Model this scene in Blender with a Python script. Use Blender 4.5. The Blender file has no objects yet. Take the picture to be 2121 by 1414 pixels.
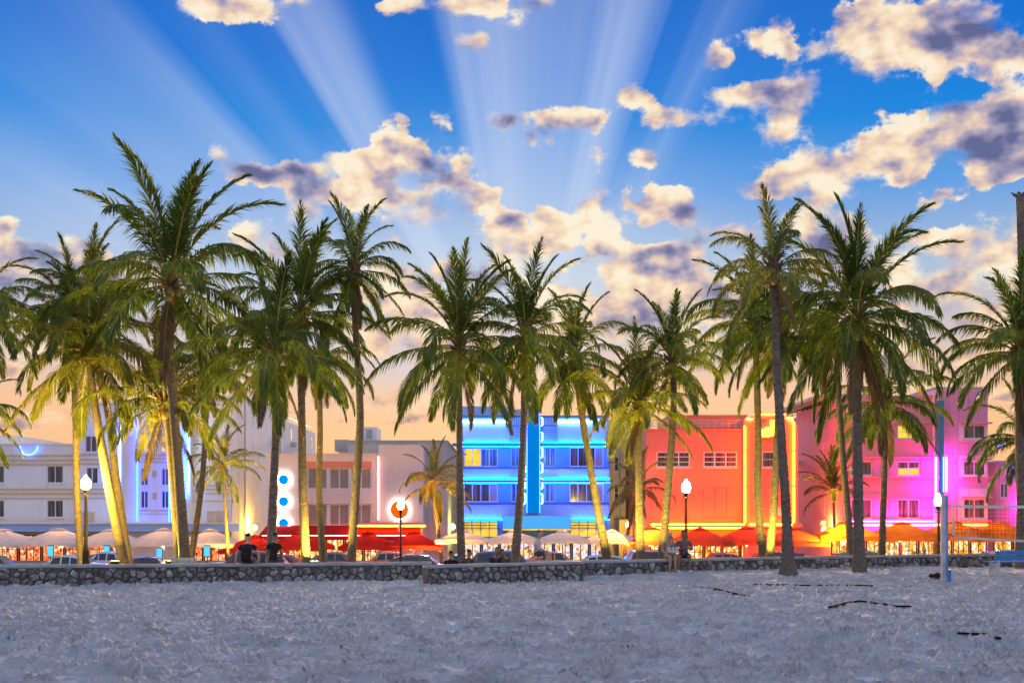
import bpy, bmesh, math, random
import numpy as np
from mathutils import Vector, Matrix

random.seed(7)
SC = bpy.context.scene
COL = SC.collection
PI = math.pi
R = math.radians

# ------------------------------------------------------------------ camera
F, CX, HZ, HC = 2450.0, 1060.5, 1070.0, 1.95     # focal length in photo px, principal column, horizon row, eye height
cam_d = bpy.data.cameras.new('camera')
cam = bpy.data.objects.new('camera', cam_d)
COL.objects.link(cam)
cam_d.sensor_width = 36.0
cam_d.lens = 36.0 * F / 2121.0
cam_d.shift_y = (HZ - 707.0) / 2121.0
cam_d.clip_end = 6000.0
cam_d.clip_start = 0.1
cam.location = (0, 0, HC)
cam.rotation_euler = (R(90), 0, 0)
SC.camera = cam

# ------------------------------------------------------------------ render look
SC.render.engine = 'CYCLES'
SC.view_settings.view_transform = 'Standard'
SC.view_settings.look = 'None'
SC.view_settings.gamma = 1.0
SC.view_settings.exposure = 0.28
SC.view_settings.use_curve_mapping = False
SC.cycles.use_denoising = True
SC.cycles.use_adaptive_sampling = True
SC.cycles.adaptive_threshold = 0.015
SC.cycles.max_bounces = 6
SC.cycles.diffuse_bounces = 3
SC.cycles.glossy_bounces = 3
SC.cycles.transmission_bounces = 4
SC.cycles.transparent_max_bounces = 8
SC.cycles.sample_clamp_indirect = 4.0
SC.cycles.use_light_tree = True

# ------------------------------------------------------------------ world: dusk sky
SUN_EL, SUN_AZ = R(5.0), R(0.6)
world = bpy.data.worlds.new('World')
SC.world = world
world.use_nodes = True
world.cycles.sampling_method = 'MANUAL'
world.cycles.sample_map_resolution = 512
WN, WL = world.node_tree.nodes, world.node_tree.links
WN.clear()

def wn(t, **k):
    n = WN.new(t)
    for a, b in k.items():
        setattr(n, a, b)
    return n

def setin(L, sock, val):
    if isinstance(val, bpy.types.NodeSocket):
        L.new(val, sock)
    elif val is not None:
        sock.default_value = val

def wm(op, a, b=None, c=None, clamp=False):
    n = wn('ShaderNodeMath', operation=op)
    n.use_clamp = clamp
    setin(WL, n.inputs[0], a); setin(WL, n.inputs[1], b); setin(WL, n.inputs[2], c)
    return n.outputs[0]

def wramp(fac, stops, interp='LINEAR'):
    n = wn('ShaderNodeValToRGB')
    cr = n.color_ramp
    cr.interpolation = interp
    while len(cr.elements) > 1:
        cr.elements.remove(cr.elements[-1])
    cr.elements[0].position = stops[0][0]; cr.elements[0].color = (*stops[0][1], 1)
    for p, c in stops[1:]:
        e = cr.elements.new(p); e.color = (*c, 1)
    setin(WL, n.inputs[0], fac)
    return n.outputs[0]

def wmix(fac, a, b):
    n = wn('ShaderNodeMix', data_type='RGBA')
    setin(WL, n.inputs[0], fac)
    setin(WL, n.inputs[6], a if isinstance(a, bpy.types.NodeSocket) else (*a, 1))
    setin(WL, n.inputs[7], b if isinstance(b, bpy.types.NodeSocket) else (*b, 1))
    return n.outputs[2]

def wnoise(vec, scale, detail=6, rough=0.55, dist=0.0, dim='2D'):
    n = wn('ShaderNodeTexNoise')
    n.noise_dimensions = dim
    n.inputs['Scale'].default_value = scale
    n.inputs['Detail'].default_value = detail
    n.inputs['Roughness'].default_value = rough
    n.inputs['Distortion'].default_value = dist
    WL.new(vec, n.inputs['Vector'])
    return n

def wrange(v, a, b, c=0.0, d=1.0, smooth=True):
    n = wn('ShaderNodeMapRange')
    n.interpolation_type = 'SMOOTHSTEP' if smooth else 'LINEAR'
    WL.new(v, n.inputs[0])
    for i, x in enumerate((a, b, c, d)):
        n.inputs[i + 1].default_value = x
    return n.outputs[0]

def sky_pt(px, py):          # photo direction -> (azimuth, tan elevation) in units of 1000 photo px
    az = math.atan((px - CX) / F)
    return az * F / 1000, (HZ - py) / F * math.cos(az) * F / 1000

tc = wn('ShaderNodeTexCoord')
sep = wn('ShaderNodeSeparateXYZ')
WL.new(tc.outputs['Generated'], sep.inputs[0])
sx, sy, sz = sep.outputs
az = wm('MULTIPLY', wm('ARCTAN2', sx, sy), F / 1000)
hr = wm('SQRT', wm('ADD', wm('ADD', wm('MULTIPLY', sx, sx), wm('MULTIPLY', sy, sy)), 1e-4))
te = wm('MULTIPLY', wm('DIVIDE', sz, hr), F / 1000)
te = wm('MINIMUM', te, 9.0)
cb = wn('ShaderNodeCombineXYZ')
WL.new(az, cb.inputs[0]); WL.new(te, cb.inputs[1])
pvec = cb.outputs[0]

# clear-sky colour by height, warm to the west (+Y), lilac to the east
tnorm = wm('MULTIPLY', te, 1 / 2.0)
west = wramp(tnorm, [(0.0, (0.68, 0.40, 0.24)), (.07, (0.82, 0.45, 0.215)), (.12, (0.78, 0.46, 0.275)), (.18, (0.531, 0.457, 0.465)), (.25, (0.332, 0.440, 0.598)),
                     (.33, (0.091, 0.282, 0.647)), (.40, (0.000, 0.199, 0.614)), (.47, (0.000, 0.145, 0.564)), (.56, (0.000, 0.112, 0.481)), (.80, (0.025, 0.166, 0.498)), (1.0, (0.166, 0.299, 0.564))])
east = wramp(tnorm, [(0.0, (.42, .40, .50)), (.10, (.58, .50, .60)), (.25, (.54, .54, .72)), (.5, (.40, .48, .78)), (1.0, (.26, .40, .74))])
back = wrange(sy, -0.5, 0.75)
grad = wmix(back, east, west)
nish = wn('ShaderNodeTexSky', sky_type='NISHITA')
nish.sun_disc = False
nish.sun_elevation = SUN_EL
nish.sun_rotation = SUN_AZ
nsc = wn('ShaderNodeVectorMath', operation='SCALE')
WL.new(nish.outputs[0], nsc.inputs[0]); nsc.inputs['Scale'].default_value = 0.10
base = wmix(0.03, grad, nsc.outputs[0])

# sun shafts fanning out above the low sun
SX, SY = sky_pt(1085, 880)
qx = wm('SUBTRACT', az, SX); qy = wm('SUBTRACT', te, SY)
th = wm('ARCTAN2', qx, qy)
rad = wm('SQRT', wm('ADD', wm('MULTIPLY', qx, qx), wm('MULTIPLY', qy, qy)))
thn = wn('ShaderNodeCombineXYZ'); WL.new(th, thn.inputs[0])
fine = wnoise(thn.outputs[0], 26, 3, .5).outputs[0]
thj = wm('ADD', th, wm('MULTIPLY', wm('SUBTRACT', fine, .5), .05))
thd = wm('ADD', wm('MULTIPLY', thj, 180 / PI / 180), 0.5)      # -90..90 deg -> 0..1
def g(v): return (v, v, v)
def dg(a): return 0.5 + a / 180.0
shaft = wramp(thd, [(dg(-88), g(.05)), (dg(-76), g(.38)), (dg(-70), g(.65)), (dg(-64), g(.95)), (dg(-60), g(.42)), (dg(-56), g(.55)), (dg(-50), g(.5)), (dg(-46), g(.68)),
                    (dg(-43), g(.04)), (dg(-39), g(.20)), (dg(-36), g(.04)), (dg(-33), g(.08)), (dg(-31), g(.8)), (dg(-26), g(.7)), (dg(-22), g(.03)),
                    (dg(-13), g(.0)), (dg(-9.5), g(.72)), (dg(-4), g(.85)), (dg(3), g(.55)), (dg(9), g(.5)), (dg(14), g(.9)), (dg(16), g(.7)), (dg(19.5), g(.02)),
                    (dg(23), g(.04)), (dg(26), g(.36)), (dg(30), g(.03)), (dg(50), g(.0)), (dg(85), g(.0))])
shaft = wm('MULTIPLY', shaft, wm('ADD', .72, wm('MULTIPLY', fine, .5)))
shaft = wm('MULTIPLY', shaft, wrange(rad, .12, .5, .55, 1))
shaft = wm('MULTIPLY', shaft, wrange(rad, .66, 1.48, 1.0, 0.03))
shaft = wm('MULTIPLY', shaft, .64, clamp=True)
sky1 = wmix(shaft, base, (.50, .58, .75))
glow = wrange(rad, .05, .75, .55, 0)
sky1 = wmix(wm('MULTIPLY', glow, wrange(te, .28, .5)), sky1, (.67, .72, .78))

# clouds: (px, py, rx, ry, tilt, darkness)
CL = [(500, 0, 170, 34, 0, 0), (425, 14, 70, 36, 8, 0), (960, 10, 105, 36, 0, 0), (985, 88, 42, 30, 0, 0), (1095, 28, 90, 26, -14, 0), (600, 4, 90, 22, 0, .2), (830, 0, 80, 24, 0, .3),
      (700, 405, 150, 70, 0, .1), (765, 350, 100, 72, 0, .05), (625, 390, 75, 40, 0, 0), (850, 425, 170, 52, 12, .1), (962, 345, 46, 62, 10, 0), (735, 325, 70, 42, 0, 0), (640, 430, 80, 36, 0, 0),
      (872, 318, 118, 44, 38, 1), (960, 388, 120, 34, 30, 1), (1045, 436, 70, 16, 12, .9), (800, 285, 50, 26, 20, .7), (915, 265, 50, 22, 0, .8),
      (1080, 268, 84, 26, 16, 1), (1140, 240, 62, 24, 5, .9), (1230, 240, 40, 24, 0, .7),
      (1308, 204, 40, 24, 0, 0), (1362, 236, 74, 32, 32, .8), (1430, 242, 50, 30, -10, 0),
      (1540, 200, 140, 46, -8, 0), (1650, 165, 70, 34, 0, 0), (1630, 200, 110, 48, 0, .75),
      (1830, 92, 170, 66, 0, 0), (1900, 60, 210, 90, 0, .1), (1800, 30, 110, 60, 0, 0), (1975, 118, 220, 48, 0, .3), (1990, 60, 140, 70, 25, 1), (2090, 112, 110, 46, 0, .7),
      (1615, 84, 105, 30, 8, .6), (1560, 80, 36, 26, 0, .0), (2040, 12, 46, 34, 0, 0), (1720, 88, 60, 26, 0, 0),
      (1900, 300, 230, 58, -14, .05), (1690, 330, 150, 36, 0, 0), (1635, 262, 66, 40, 20, 0), (2095, 215, 66, 66, -30, 0), (1830, 290, 150, 50, -20, 0),
      (2050, 285, 150, 82, 0, 1), (1985, 262, 100, 50, 0, .85), (2090, 345, 120, 44, 0, .9),
      (1600, 398, 92, 26, 0, 0), (1565, 380, 30, 22, 0, 0), (1725, 384, 40, 30, 20, 0), (1900, 390, 90, 28, 20, .9), (1490, 124, 32, 18, 0, 0), (1945, 165, 30, 20, -30, .2),
      (1235, 346, 24, 14, -20, 0), (1330, 341, 55, 13, 0, .8),
      (1120, 482, 130, 60, -12, .1), (1232, 440, 64, 60, 0, .05), (1040, 512, 76, 48, 0, .2), (1250, 495, 60, 46, 0, .1), (1150, 452, 60, 34, 0, 0),
      (1372, 416, 96, 34, -10, .15), (1425, 452, 74, 40, 50, 1), (1330, 430, 50, 24, 0, .6),
      (1290, 560, 120, 50, -8, .15), (1390, 545, 110, 54, 10, .85), (1330, 590, 190, 36, 0, .45), (1440, 530, 56, 36, 0, .5), (1350, 520, 80, 24, 0, 0),
      (1300, 660, 210, 60, 0, .5), (1470, 620, 160, 56, 0, .45), (1400, 600, 60, 30, 0, 0), (1180, 640, 120, 40, 0, .4),
      (1530, 488, 70, 30, 0, .05), (1735, 510, 120, 76, 0, .8), (1665, 478, 56, 42, 0, .05), (1700, 440, 66, 30, 0, .1), (1860, 570, 90, 50, 0, .3),
      (1965, 500, 105, 46, 0, .05), (2085, 545, 120, 90, 0, .12), (1970, 590, 140, 50, 0, .15), (2060, 650, 160, 60, 0, .15),
      (515, 495, 85, 38, 0, .1), (575, 505, 46, 30, 0, .7), (560, 352, 130, 20, 0, .8), (470, 298, 28, 18, 30, 0),
      (70, 535, 170, 42, 5, 1), (60, 585, 170, 50, 0, .5), (0, 480, 36, 32, 0, 0), (300, 560, 200, 40, 0, .4),
      (925, 555, 76, 30, 0, .9), (1010, 575, 110, 44, 0, .55), (800, 600, 150, 50, 0, .35), (900, 650, 170, 46, 0, .3), (1000, 720, 200, 40, 0, .35), (780, 700, 140, 40, 0, .35), (1700, 700, 220, 50, 0, .3)]
warp1 = wnoise(pvec, 5.5, 5, .6)
wv = wn('ShaderNodeVectorMath', operation='SUBTRACT'); WL.new(warp1.outputs[1], wv.inputs[0]); wv.inputs[1].default_value = (.5, .5, .5)
wv2 = wn('ShaderNodeVectorMath', operation='MULTIPLY'); WL.new(wv.outputs[0], wv2.inputs[0]); wv2.inputs[1].default_value = (.075, .06, 0)
wv3 = wn('ShaderNodeVectorMath', operation='ADD'); WL.new(pvec, wv3.inputs[0]); WL.new(wv2.outputs[0], wv3.inputs[1])
pw = wv3.outputs[0]
st = wn('ShaderNodeMapping'); st.inputs['Scale'].default_value = (1, 1.35, 1); WL.new(pvec, st.inputs[0])
n1 = wnoise(st.outputs[0], 10.0, 8, .63, 0).outputs[0]
off = wn('ShaderNodeVectorMath', operation='ADD'); WL.new(st.outputs[0], off.inputs[0]); off.inputs[1].default_value = (-.016, -.034, 0)
n1b = wnoise(off.outputs[0], 9.0, 3, .5, 0).outputs[0]
n1c = wnoise(st.outputs[0], 9.0, 3, .5, 0).outputs[0]
emb = wm('SUBTRACT', n1b, n1c)
strk = wn('ShaderNodeMapping'); strk.inputs['Scale'].default_value = (1, 4.5, 1); WL.new(pvec, strk.inputs[0])
n3 = wnoise(strk.outputs[0], 3.2, 6, .6, .3).outputs[0]
low = wm('MULTIPLY', wrange(n3, .40, .62, 0, .50), wm('MULTIPLY', wrange(te, .66, .40), wrange(te, .08, .22)))
warm = wmix(wrange(te, .22, .50), (1.0, .72, .50), (1, 1, 1))
# loose field of cloud over the rest of the sky (east, overhead)
n2 = wnoise(tc.outputs['Generated'], 3.2, 5, .6, .4, '3D').outputs[0]
genf = wm('MULTIPLY', wrange(n2, .46, .70, 0, .75), wrange(sy, .78, .35))

def cloud_bg(field, dark):
    dens = wm('ADD', field, wm('MULTIPLY', wm('SUBTRACT', n1, .5), 1.35))
    wid = wm('ADD', .15, wm('MULTIPLY', wrange(warp1.outputs[0], .38, .66), .5))
    al = wm('DIVIDE', wm('SUBTRACT', dens, .20), wid, clamp=True)
    alpha = wrange(al, 0, 1)
    alpha = wm('MULTIPLY', alpha, wrange(field, .02, .16))
    if dark is None:
        shade = wm('MULTIPLY', wm('SUBTRACT', dens, .2), .5)
    else:
        dk2 = wm('ADD', dark, wm('MULTIPLY', wm('SUBTRACT', n1, .5), .30))
        shade = wm('ADD', wm('MULTIPLY', wrange(dk2, -.02, .85), .66), wm('MULTIPLY', wm('SUBTRACT', dens, .45), .30))
    shade = wm('ADD', shade, wm('MULTIPLY', emb, 2.0))
    shade = wm('ADD', shade, wm('MULTIPLY', wm('SUBTRACT', warp1.outputs[0], .5), .75))
    shade = wm('ADD', shade, .16)
    ccol = wramp(shade, [(0.0, (0.830, 0.730, 0.564)), (.16, (0.813, 0.639, 0.432)), (.34, (0.681, 0.498, 0.390)), (.52, (0.432, 0.357, 0.407)), (.76, (0.232, 0.216, 0.340)), (1.0, (0.108, 0.116, 0.232))])
    mul = wn('ShaderNodeMix', data_type='RGBA', blend_type='MULTIPLY'); mul.inputs[0].default_value = .6
    WL.new(ccol, mul.inputs[6]); WL.new(warm, mul.inputs[7])
    out = wmix(wm('MULTIPLY', alpha, .96), sky1, mul.outputs[2])
    bgn = wn('ShaderNodeBackground'); WL.new(out, bgn.inputs[0]); bgn.inputs[1].default_value = 1.0
    return bgn.outputs[0]

def wmixs(fac, a, b):
    n = wn('ShaderNodeMixShader')
    WL.new(fac, n.inputs[0]); WL.new(a, n.inputs[1]); WL.new(b, n.inputs[2])
    return n.outputs[0]

# large cloud masses, tabulated over azimuth in rows of height (colour ramps as look-up tables: R cover, G darkness)
CGROW = 1.06
def blob_val(x, y):
    c = d = 0.0
    for (px, py, rx, ry, rot, dk) in CL:
        a, b = sky_pt(px, py)
        ca, sa = math.cos(R(rot)), math.sin(R(rot))
        u, v = (x - a), (y - b)
        u, v = u * ca - v * sa, u * sa + v * ca
        q = 1 - math.hypot(u / (max(rx, 36) * CGROW / 1000), v / (max(ry, 30) * CGROW / 1000))
        c = max(c, q); d = max(d, q * dk)
    return (max(c, 0), max(d, 0), 0)
wsep = wn('ShaderNodeSeparateXYZ'); WL.new(pw, wsep.inputs[0])
AX0, AX1, AXM = -1.04, 1.12, .04
TE0, TED, NR = .22, .040, 23
xl = wrange(wsep.outputs[0], AX0, AXM, 0, 1, False)
xr = wrange(wsep.outputs[0], AXM, AX1, 0, 1, False)
right = wm('GREATER_THAN', wsep.outputs[0], AXM)
acc = None
for i in range(NR):
    y = TE0 + i * TED
    lt = wramp(xl, [(k / 31, blob_val(AX0 + (AXM - AX0) * k / 31, y)) for k in range(32)])
    rt = wramp(xr, [(k / 31, blob_val(AXM + (AX1 - AXM) * k / 31, y)) for k in range(32)])
    row = wmix(right, lt, rt)
    if acc is None:
        acc = row
    else:
        acc = wmix(wrange(wsep.outputs[1], y - TED, y), acc, row)
asep = wn('ShaderNodeSeparateColor'); WL.new(acc, asep.inputs[0])
inside = wm('MULTIPLY', wm('MULTIPLY', wm('GREATER_THAN', az, AX0), wm('LESS_THAN', az, AX1)),
            wm('MULTIPLY', wm('GREATER_THAN', te, .12), wm('LESS_THAN', te, 1.20)))
sh = cloud_bg(wm('MAXIMUM', asep.outputs[0], low), asep.outputs[1])
rest = cloud_bg(wm('MAXIMUM', genf, low), None)
sh = wmixs(inside, rest, sh)
ground_bg = wn('ShaderNodeBackground'); ground_bg.inputs[0].default_value = (.16, .15, .17, 1)
sh = wmixs(wm('GREATER_THAN', sz, -.004), ground_bg.outputs[0], sh)
wo = wn('ShaderNodeOutputWorld'); WL.new(sh, wo.inputs[0])

# low veiled sun behind the hotels
sun_d = bpy.data.lights.new('sun', 'SUN')
sun_d.energy = 4.6; sun_d.angle = R(11); sun_d.color = (1, .70, .58)
sun = bpy.data.objects.new('sun', sun_d); COL.objects.link(sun)
sun.rotation_euler = Vector((math.sin(SUN_AZ) * math.cos(SUN_EL + R(8)), math.cos(SUN_AZ) * math.cos(SUN_EL + R(8)), math.sin(SUN_EL + R(8)))).to_track_quat('Z', 'Y').to_euler()
sun.location = (0, 200, 60)

# ------------------------------------------------------------------ helpers
WLOC = {}

def P(px, py, D):
    return Vector(((px - CX) / F * D, D, HC + (HZ - py) / F * D))
def WX(px, D): return (px - CX) / F * D
def WZ(py, D): return HC + (HZ - py) / F * D

def props(o, label=None, cat=None, group=None, kind=None):
    if label: o['label'] = label
    if cat: o['category'] = cat
    if group: o['group'] = group
    if kind: o['kind'] = kind
    return o

def thing(name, label, cat, loc=(0, 0, 0), rz=0.0, group=None):
    o = bpy.data.objects.new(name, None)
    o.empty_display_size = 0.3
    COL.objects.link(o)
    o.location = loc
    o.rotation_euler = (0, 0, rz)
    WLOC[o.name] = Vector(loc)
    return props(o, label, cat, group)

class MB:
    def __init__(s):
        s.v = []; s.f = []; s.mi = []; s.cur = 0
    def face(s, idx):
        s.f.append(idx); s.mi.append(s.cur)
    def quad(s, a, b, c, d):
        n = len(s.v); s.v += [Vector(a), Vector(b), Vector(c), Vector(d)]
        s.face((n, n + 1, n + 2, n + 3)); return s
    def box(s, x0, x1, y0, y1, z0, z1):
        if x0 > x1: x0, x1 = x1, x0
        if y0 > y1: y0, y1 = y1, y0
        if z0 > z1: z0, z1 = z1, z0
        n = len(s.v)
        s.v += [Vector((x, y, z)) for z in (z0, z1) for y in (y0, y1) for x in (x0, x1)]
        for q in ((0, 2, 3, 1), (4, 5, 7, 6), (0, 1, 5, 4), (2, 6, 7, 3), (0, 4, 6, 2), (1, 3, 7, 5)):
            s.face(tuple(n + i for i in q))
        return s
    def tube(s, pts, rad, n=8, cap=True):
        pts = [Vector(p) for p in pts]
        if not hasattr(rad, '__len__'): rad = [rad] * len(pts)
        b0 = len(s.v)
        up = None
        for i, p in enumerate(pts):
            t = (pts[min(i + 1, len(pts) - 1)] - pts[max(i - 1, 0)])
            t = t.normalized() if t.length > 1e-9 else Vector((0, 0, 1))
            if up is None:
                up = Vector((1, 0, 0)) if abs(t.x) < .9 else Vector((0, 1, 0))
            a = (up - t * up.dot(t)).normalized(); up = a
            b = t.cross(a)
            for k in range(n):
                th = 2 * PI * k / n
                s.v.append(p + (a * math.cos(th) + b * math.sin(th)) * rad[i])
        for i in range(len(pts) - 1):
            for k in range(n):
                k2 = (k + 1) % n
                s.face((b0 + i * n + k, b0 + i * n + k2, b0 + (i + 1) * n + k2, b0 + (i + 1) * n + k))
        if cap:
            s.face(tuple(b0 + k for k in reversed(range(n))))
            s.face(tuple(b0 + (len(pts) - 1) * n + k for k in range(n)))
        return s
    def lathe(s, prof, n=12, c=(0, 0, 0)):
        b0 = len(s.v); c = Vector(c)
        for r, z in prof:
            for k in range(n):
                th = 2 * PI * k / n
                s.v.append(c + Vector((r * math.cos(th), r * math.sin(th), z)))
        for i in range(len(prof) - 1):
            for k in range(n):
                k2 = (k + 1) % n
                s.face((b0 + i * n + k, b0 + i * n + k2, b0 + (i + 1) * n + k2, b0 + (i + 1) * n + k))
        s.face(tuple(b0 + k for k in reversed(range(n))))
        s.face(tuple(b0 + (len(prof) - 1) * n + k for k in range(n)))
        return s
    def disc_y(s, c, r, y0, y1, n=28):     # short cylinder along Y
        return s.tube([(c[0], y0, c[1]), (c[0], y1, c[1])], r, n)
    def wall(s, x0, x1, z0, z1, y, holes, depth):   # facade plane at y facing -Y with real openings; reveals go back `depth`
        xs = sorted({x0, x1, *[h[0] for h in holes], *[h[1] for h in holes]})
        zs = sorted({z0, z1, *[h[2] for h in holes], *[h[3] for h in holes]})
        xs = [x for x in xs if x0 - 1e-6 <= x <= x1 + 1e-6]; zs = [z for z in zs if z0 - 1e-6 <= z <= z1 + 1e-6]
        for i in range(len(xs) - 1):
            for j in range(len(zs) - 1):
                cx, cz = (xs[i] + xs[i + 1]) / 2, (zs[j] + zs[j + 1]) / 2
                if any(h[0] < cx < h[1] and h[2] < cz < h[3] for h in holes): continue
                s.quad((xs[i], y, zs[j]), (xs[i + 1], y, zs[j]), (xs[i + 1], y, zs[j + 1]), (xs[i], y, zs[j + 1]))
        for (a, b, c, d) in holes:
            y2 = y + depth
            s.quad((a, y, c), (a, y2, c), (b, y2, c), (b, y, c))
            s.quad((a, y, d), (b, y, d), (b, y2, d), (a, y2, d))
            s.quad((a, y, c), (a, y, d), (a, y2, d), (a, y2, c))
            s.quad((b, y, c), (b, y2, c), (b, y2, d), (b, y, d))
        return s
    def build(s, name, mat, parent=None, smooth=False, local=False, bevel=0.0):
        off = Vector((0, 0, 0))
        if parent is not None and not local:
            off = WLOC[parent.name]
        me = bpy.data.meshes.new(name)
        me.from_pydata([tuple(v - off) for v in s.v], [], s.f)
        mats = mat if isinstance(mat, (list, tuple)) else [mat]
        for m in mats: me.materials.append(m)
        if len(mats) > 1: me.polygons.foreach_set('material_index', s.mi)
        if smooth: me.polygons.foreach_set('use_smooth', [True] * len(me.polygons))
        me.update()
        o = bpy.data.objects.new(name, me)
        COL.objects.link(o)
        if parent is not None:
            o.parent = parent
            WLOC[o.name] = Vector(off)
        else:
            WLOC[o.name] = Vector((0, 0, 0))
        if bevel:
            bm = o.modifiers.new('edge', 'BEVEL'); bm.width = bevel; bm.segments = 2; bm.limit_method = 'ANGLE'
        return o

def copy_tree(o, parent=None):
    c = o.copy(); COL.objects.link(c); c.parent = parent
    WLOC[c.name] = WLOC.get(o.name, Vector((0, 0, 0))).copy()
    for ch in list(o.children):
        copy_tree(ch, c)
    return c

# ------------------------------------------------------------------ materials
def mat(name, col, rough=.7, metal=0.0, var=.12, vscale=3.0, bump=0.0, bscale=20.0, spec=.4, coat=0.0, grime=0.0):
    m = bpy.data.materials.new(name); m.use_nodes = True
    nt = m.node_tree; N, L = nt.nodes, nt.links
    b = N['Principled BSDF']
    b.inputs['Roughness'].default_value = rough
    b.inputs['Metallic'].default_value = metal
    b.inputs['Specular IOR Level'].default_value = spec
    b.inputs['Coat Weight'].default_value = coat
    t = N.new('ShaderNodeTexCoord')
    if var > 0 or grime > 0:
        n = N.new('ShaderNodeTexNoise'); n.inputs['Scale'].default_value = vscale; n.inputs['Detail'].default_value = 5
        L.new(t.outputs['Object'], n.inputs['Vector'])
        r = N.new('ShaderNodeValToRGB')
        e = r.color_ramp.elements
        e[0].position = .3; e[1].position = .72
        e[0].color = (*[c * (1 - var) for c in col], 1); e[1].color = (*[min(1, c * (1 + var)) for c in col], 1)
        L.new(n.outputs[0], r.inputs[0])
        out = r.outputs[0]
        if grime > 0:      # rain streaks and stains, stretched downwards
            mp = N.new('ShaderNodeMapping'); mp.inputs['Scale'].default_value = (2.2, 2.2, .22)
            L.new(t.outputs['Object'], mp.inputs[0])
            g2 = N.new('ShaderNodeTexNoise'); g2.inputs['Scale'].default_value = 1.6; g2.inputs['Detail'].default_value = 7; g2.inputs['Roughness'].default_value = .65
            L.new(mp.outputs[0], g2.inputs['Vector'])
            mr = N.new('ShaderNodeMapRange'); mr.inputs[1].default_value = .5; mr.inputs[2].default_value = .78; mr.inputs[4].default_value = grime
            L.new(g2.outputs[0], mr.inputs[0])
            mx = N.new('ShaderNodeMix'); mx.data_type = 'RGBA'
            L.new(mr.outputs[0], mx.inputs[0]); L.new(out, mx.inputs[6]); mx.inputs[7].default_value = (col[0] * .5, col[1] * .47, col[2] * .43, 1)
            out = mx.outputs[2]
        L.new(out, b.inputs['Base Color'])
    else:
        b.inputs['Base Color'].default_value = (*col, 1)
    if bump > 0:
        n2 = N.new('ShaderNodeTexNoise'); n2.inputs['Scale'].default_value = bscale; n2.inputs['Detail'].default_value = 6
        L.new(t.outputs['Object'], n2.inputs['Vector'])
        bp = N.new('ShaderNodeBump'); bp.inputs['Strength'].default_value = bump; bp.inputs['Distance'].default_value = .05
        L.new(n2.outputs[0], bp.inputs['Height']); L.new(bp.outputs[0], b.inputs['Normal'])
    return m

def emat(name, col, strength, sampled=True):
    m = bpy.data.materials.new(name); m.use_nodes = True
    N, L = m.node_tree.nodes, m.node_tree.links
    N.clear()
    e = N.new('ShaderNodeEmission'); e.inputs[0].default_value = (*col, 1); e.inputs[1].default_value = strength
    o = N.new('ShaderNodeOutputMaterial'); L.new(e.outputs[0], o.inputs[0])
    if not sampled: m.cycles.emission_sampling = 'NONE'
    return m

def room_mat(name, cols, strength, scale=1.2):      # a lit room seen through glass: blotches of furniture, lamps and walls
    m = bpy.data.materials.new(name); m.use_nodes = True
    N, L = m.node_tree.nodes, m.node_tree.links
    N.clear()
    t = N.new('ShaderNodeTexCoord')
    mp = N.new('ShaderNodeMapping'); mp.inputs['Scale'].default_value = (scale * 1.3, scale, scale * .9); L.new(t.outputs['Object'], mp.inputs[0])
    v = N.new('ShaderNodeTexVoronoi'); v.inputs['Scale'].default_value = 2.2; v.distance = 'CHEBYCHEV'
    L.new(mp.outputs[0], v.inputs['Vector'])
    n = N.new('ShaderNodeTexNoise'); n.inputs['Scale'].default_value = 3; n.inputs['Detail'].default_value = 4
    L.new(mp.outputs[0], n.inputs['Vector'])
    sp = N.new('ShaderNodeSeparateColor'); L.new(v.outputs['Color'], sp.inputs[0])
    a = N.new('ShaderNodeMath'); a.operation = 'MULTIPLY_ADD'; L.new(n.outputs[0], a.inputs[0]); a.inputs[1].default_value = .8
    L.new(sp.outputs[0], a.inputs[2])
    s2 = N.new('ShaderNodeMath'); s2.operation = 'SUBTRACT'; L.new(a.outputs[0], s2.inputs[0]); s2.inputs[1].default_value = .4
    r = N.new('ShaderNodeValToRGB'); cr = r.color_ramp
    while len(cr.elements) > 1: cr.elements.remove(cr.elements[-1])
    for i, c in enumerate(cols):
        p = i / (len(cols) - 1)
        if i == 0: cr.elements[0].position = 0; cr.elements[0].color = (*c, 1)
        else:
            e = cr.elements.new(p); e.color = (*c, 1)
    L.new(s2.outputs[0], r.inputs[0])
    e = N.new('ShaderNodeEmission'); L.new(r.outputs[0], e.inputs[0]); e.inputs[1].default_value = strength
    gl = N.new('ShaderNodeBsdfGlossy'); gl.inputs['Roughness'].default_value = .05
    ms = N.new('ShaderNodeMixShader'); ms.inputs[0].default_value = .06
    L.new(e.outputs[0], ms.inputs[1]); L.new(gl.outputs[0], ms.inputs[2])
    o = N.new('ShaderNodeOutputMaterial'); L.new(ms.outputs[0], o.inputs[0])
    return m

def glass_mat(name, c1, c2, scale=6.0):   # dark unlit window: glossy glass over curtain folds
    m = bpy.data.materials.new(name); m.use_nodes = True
    N, L = m.node_tree.nodes, m.node_tree.links
    b = N['Principled BSDF']
    b.inputs['Roughness'].default_value = .08
    b.inputs['Specular IOR Level'].default_value = .6
    t = N.new('ShaderNodeTexCoord')
    mp = N.new('ShaderNodeMapping'); mp.inputs['Scale'].default_value = (scale, 1, .25); L.new(t.outputs['Object'], mp.inputs[0])
    n = N.new('ShaderNodeTexNoise'); n.inputs['Scale'].default_value = 1.0; n.inputs['Detail'].default_value = 3; L.new(mp.outputs[0], n.inputs['Vector'])
    r = N.new('ShaderNodeValToRGB'); e = r.color_ramp.elements
    e[0].position = .4; e[0].color = (*c1, 1); e[1].position = .62; e[1].color = (*c2, 1)
    L.new(n.outputs[0], r.inputs[0]); L.new(r.outputs[0], b.inputs['Base Color'])
    return m

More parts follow.
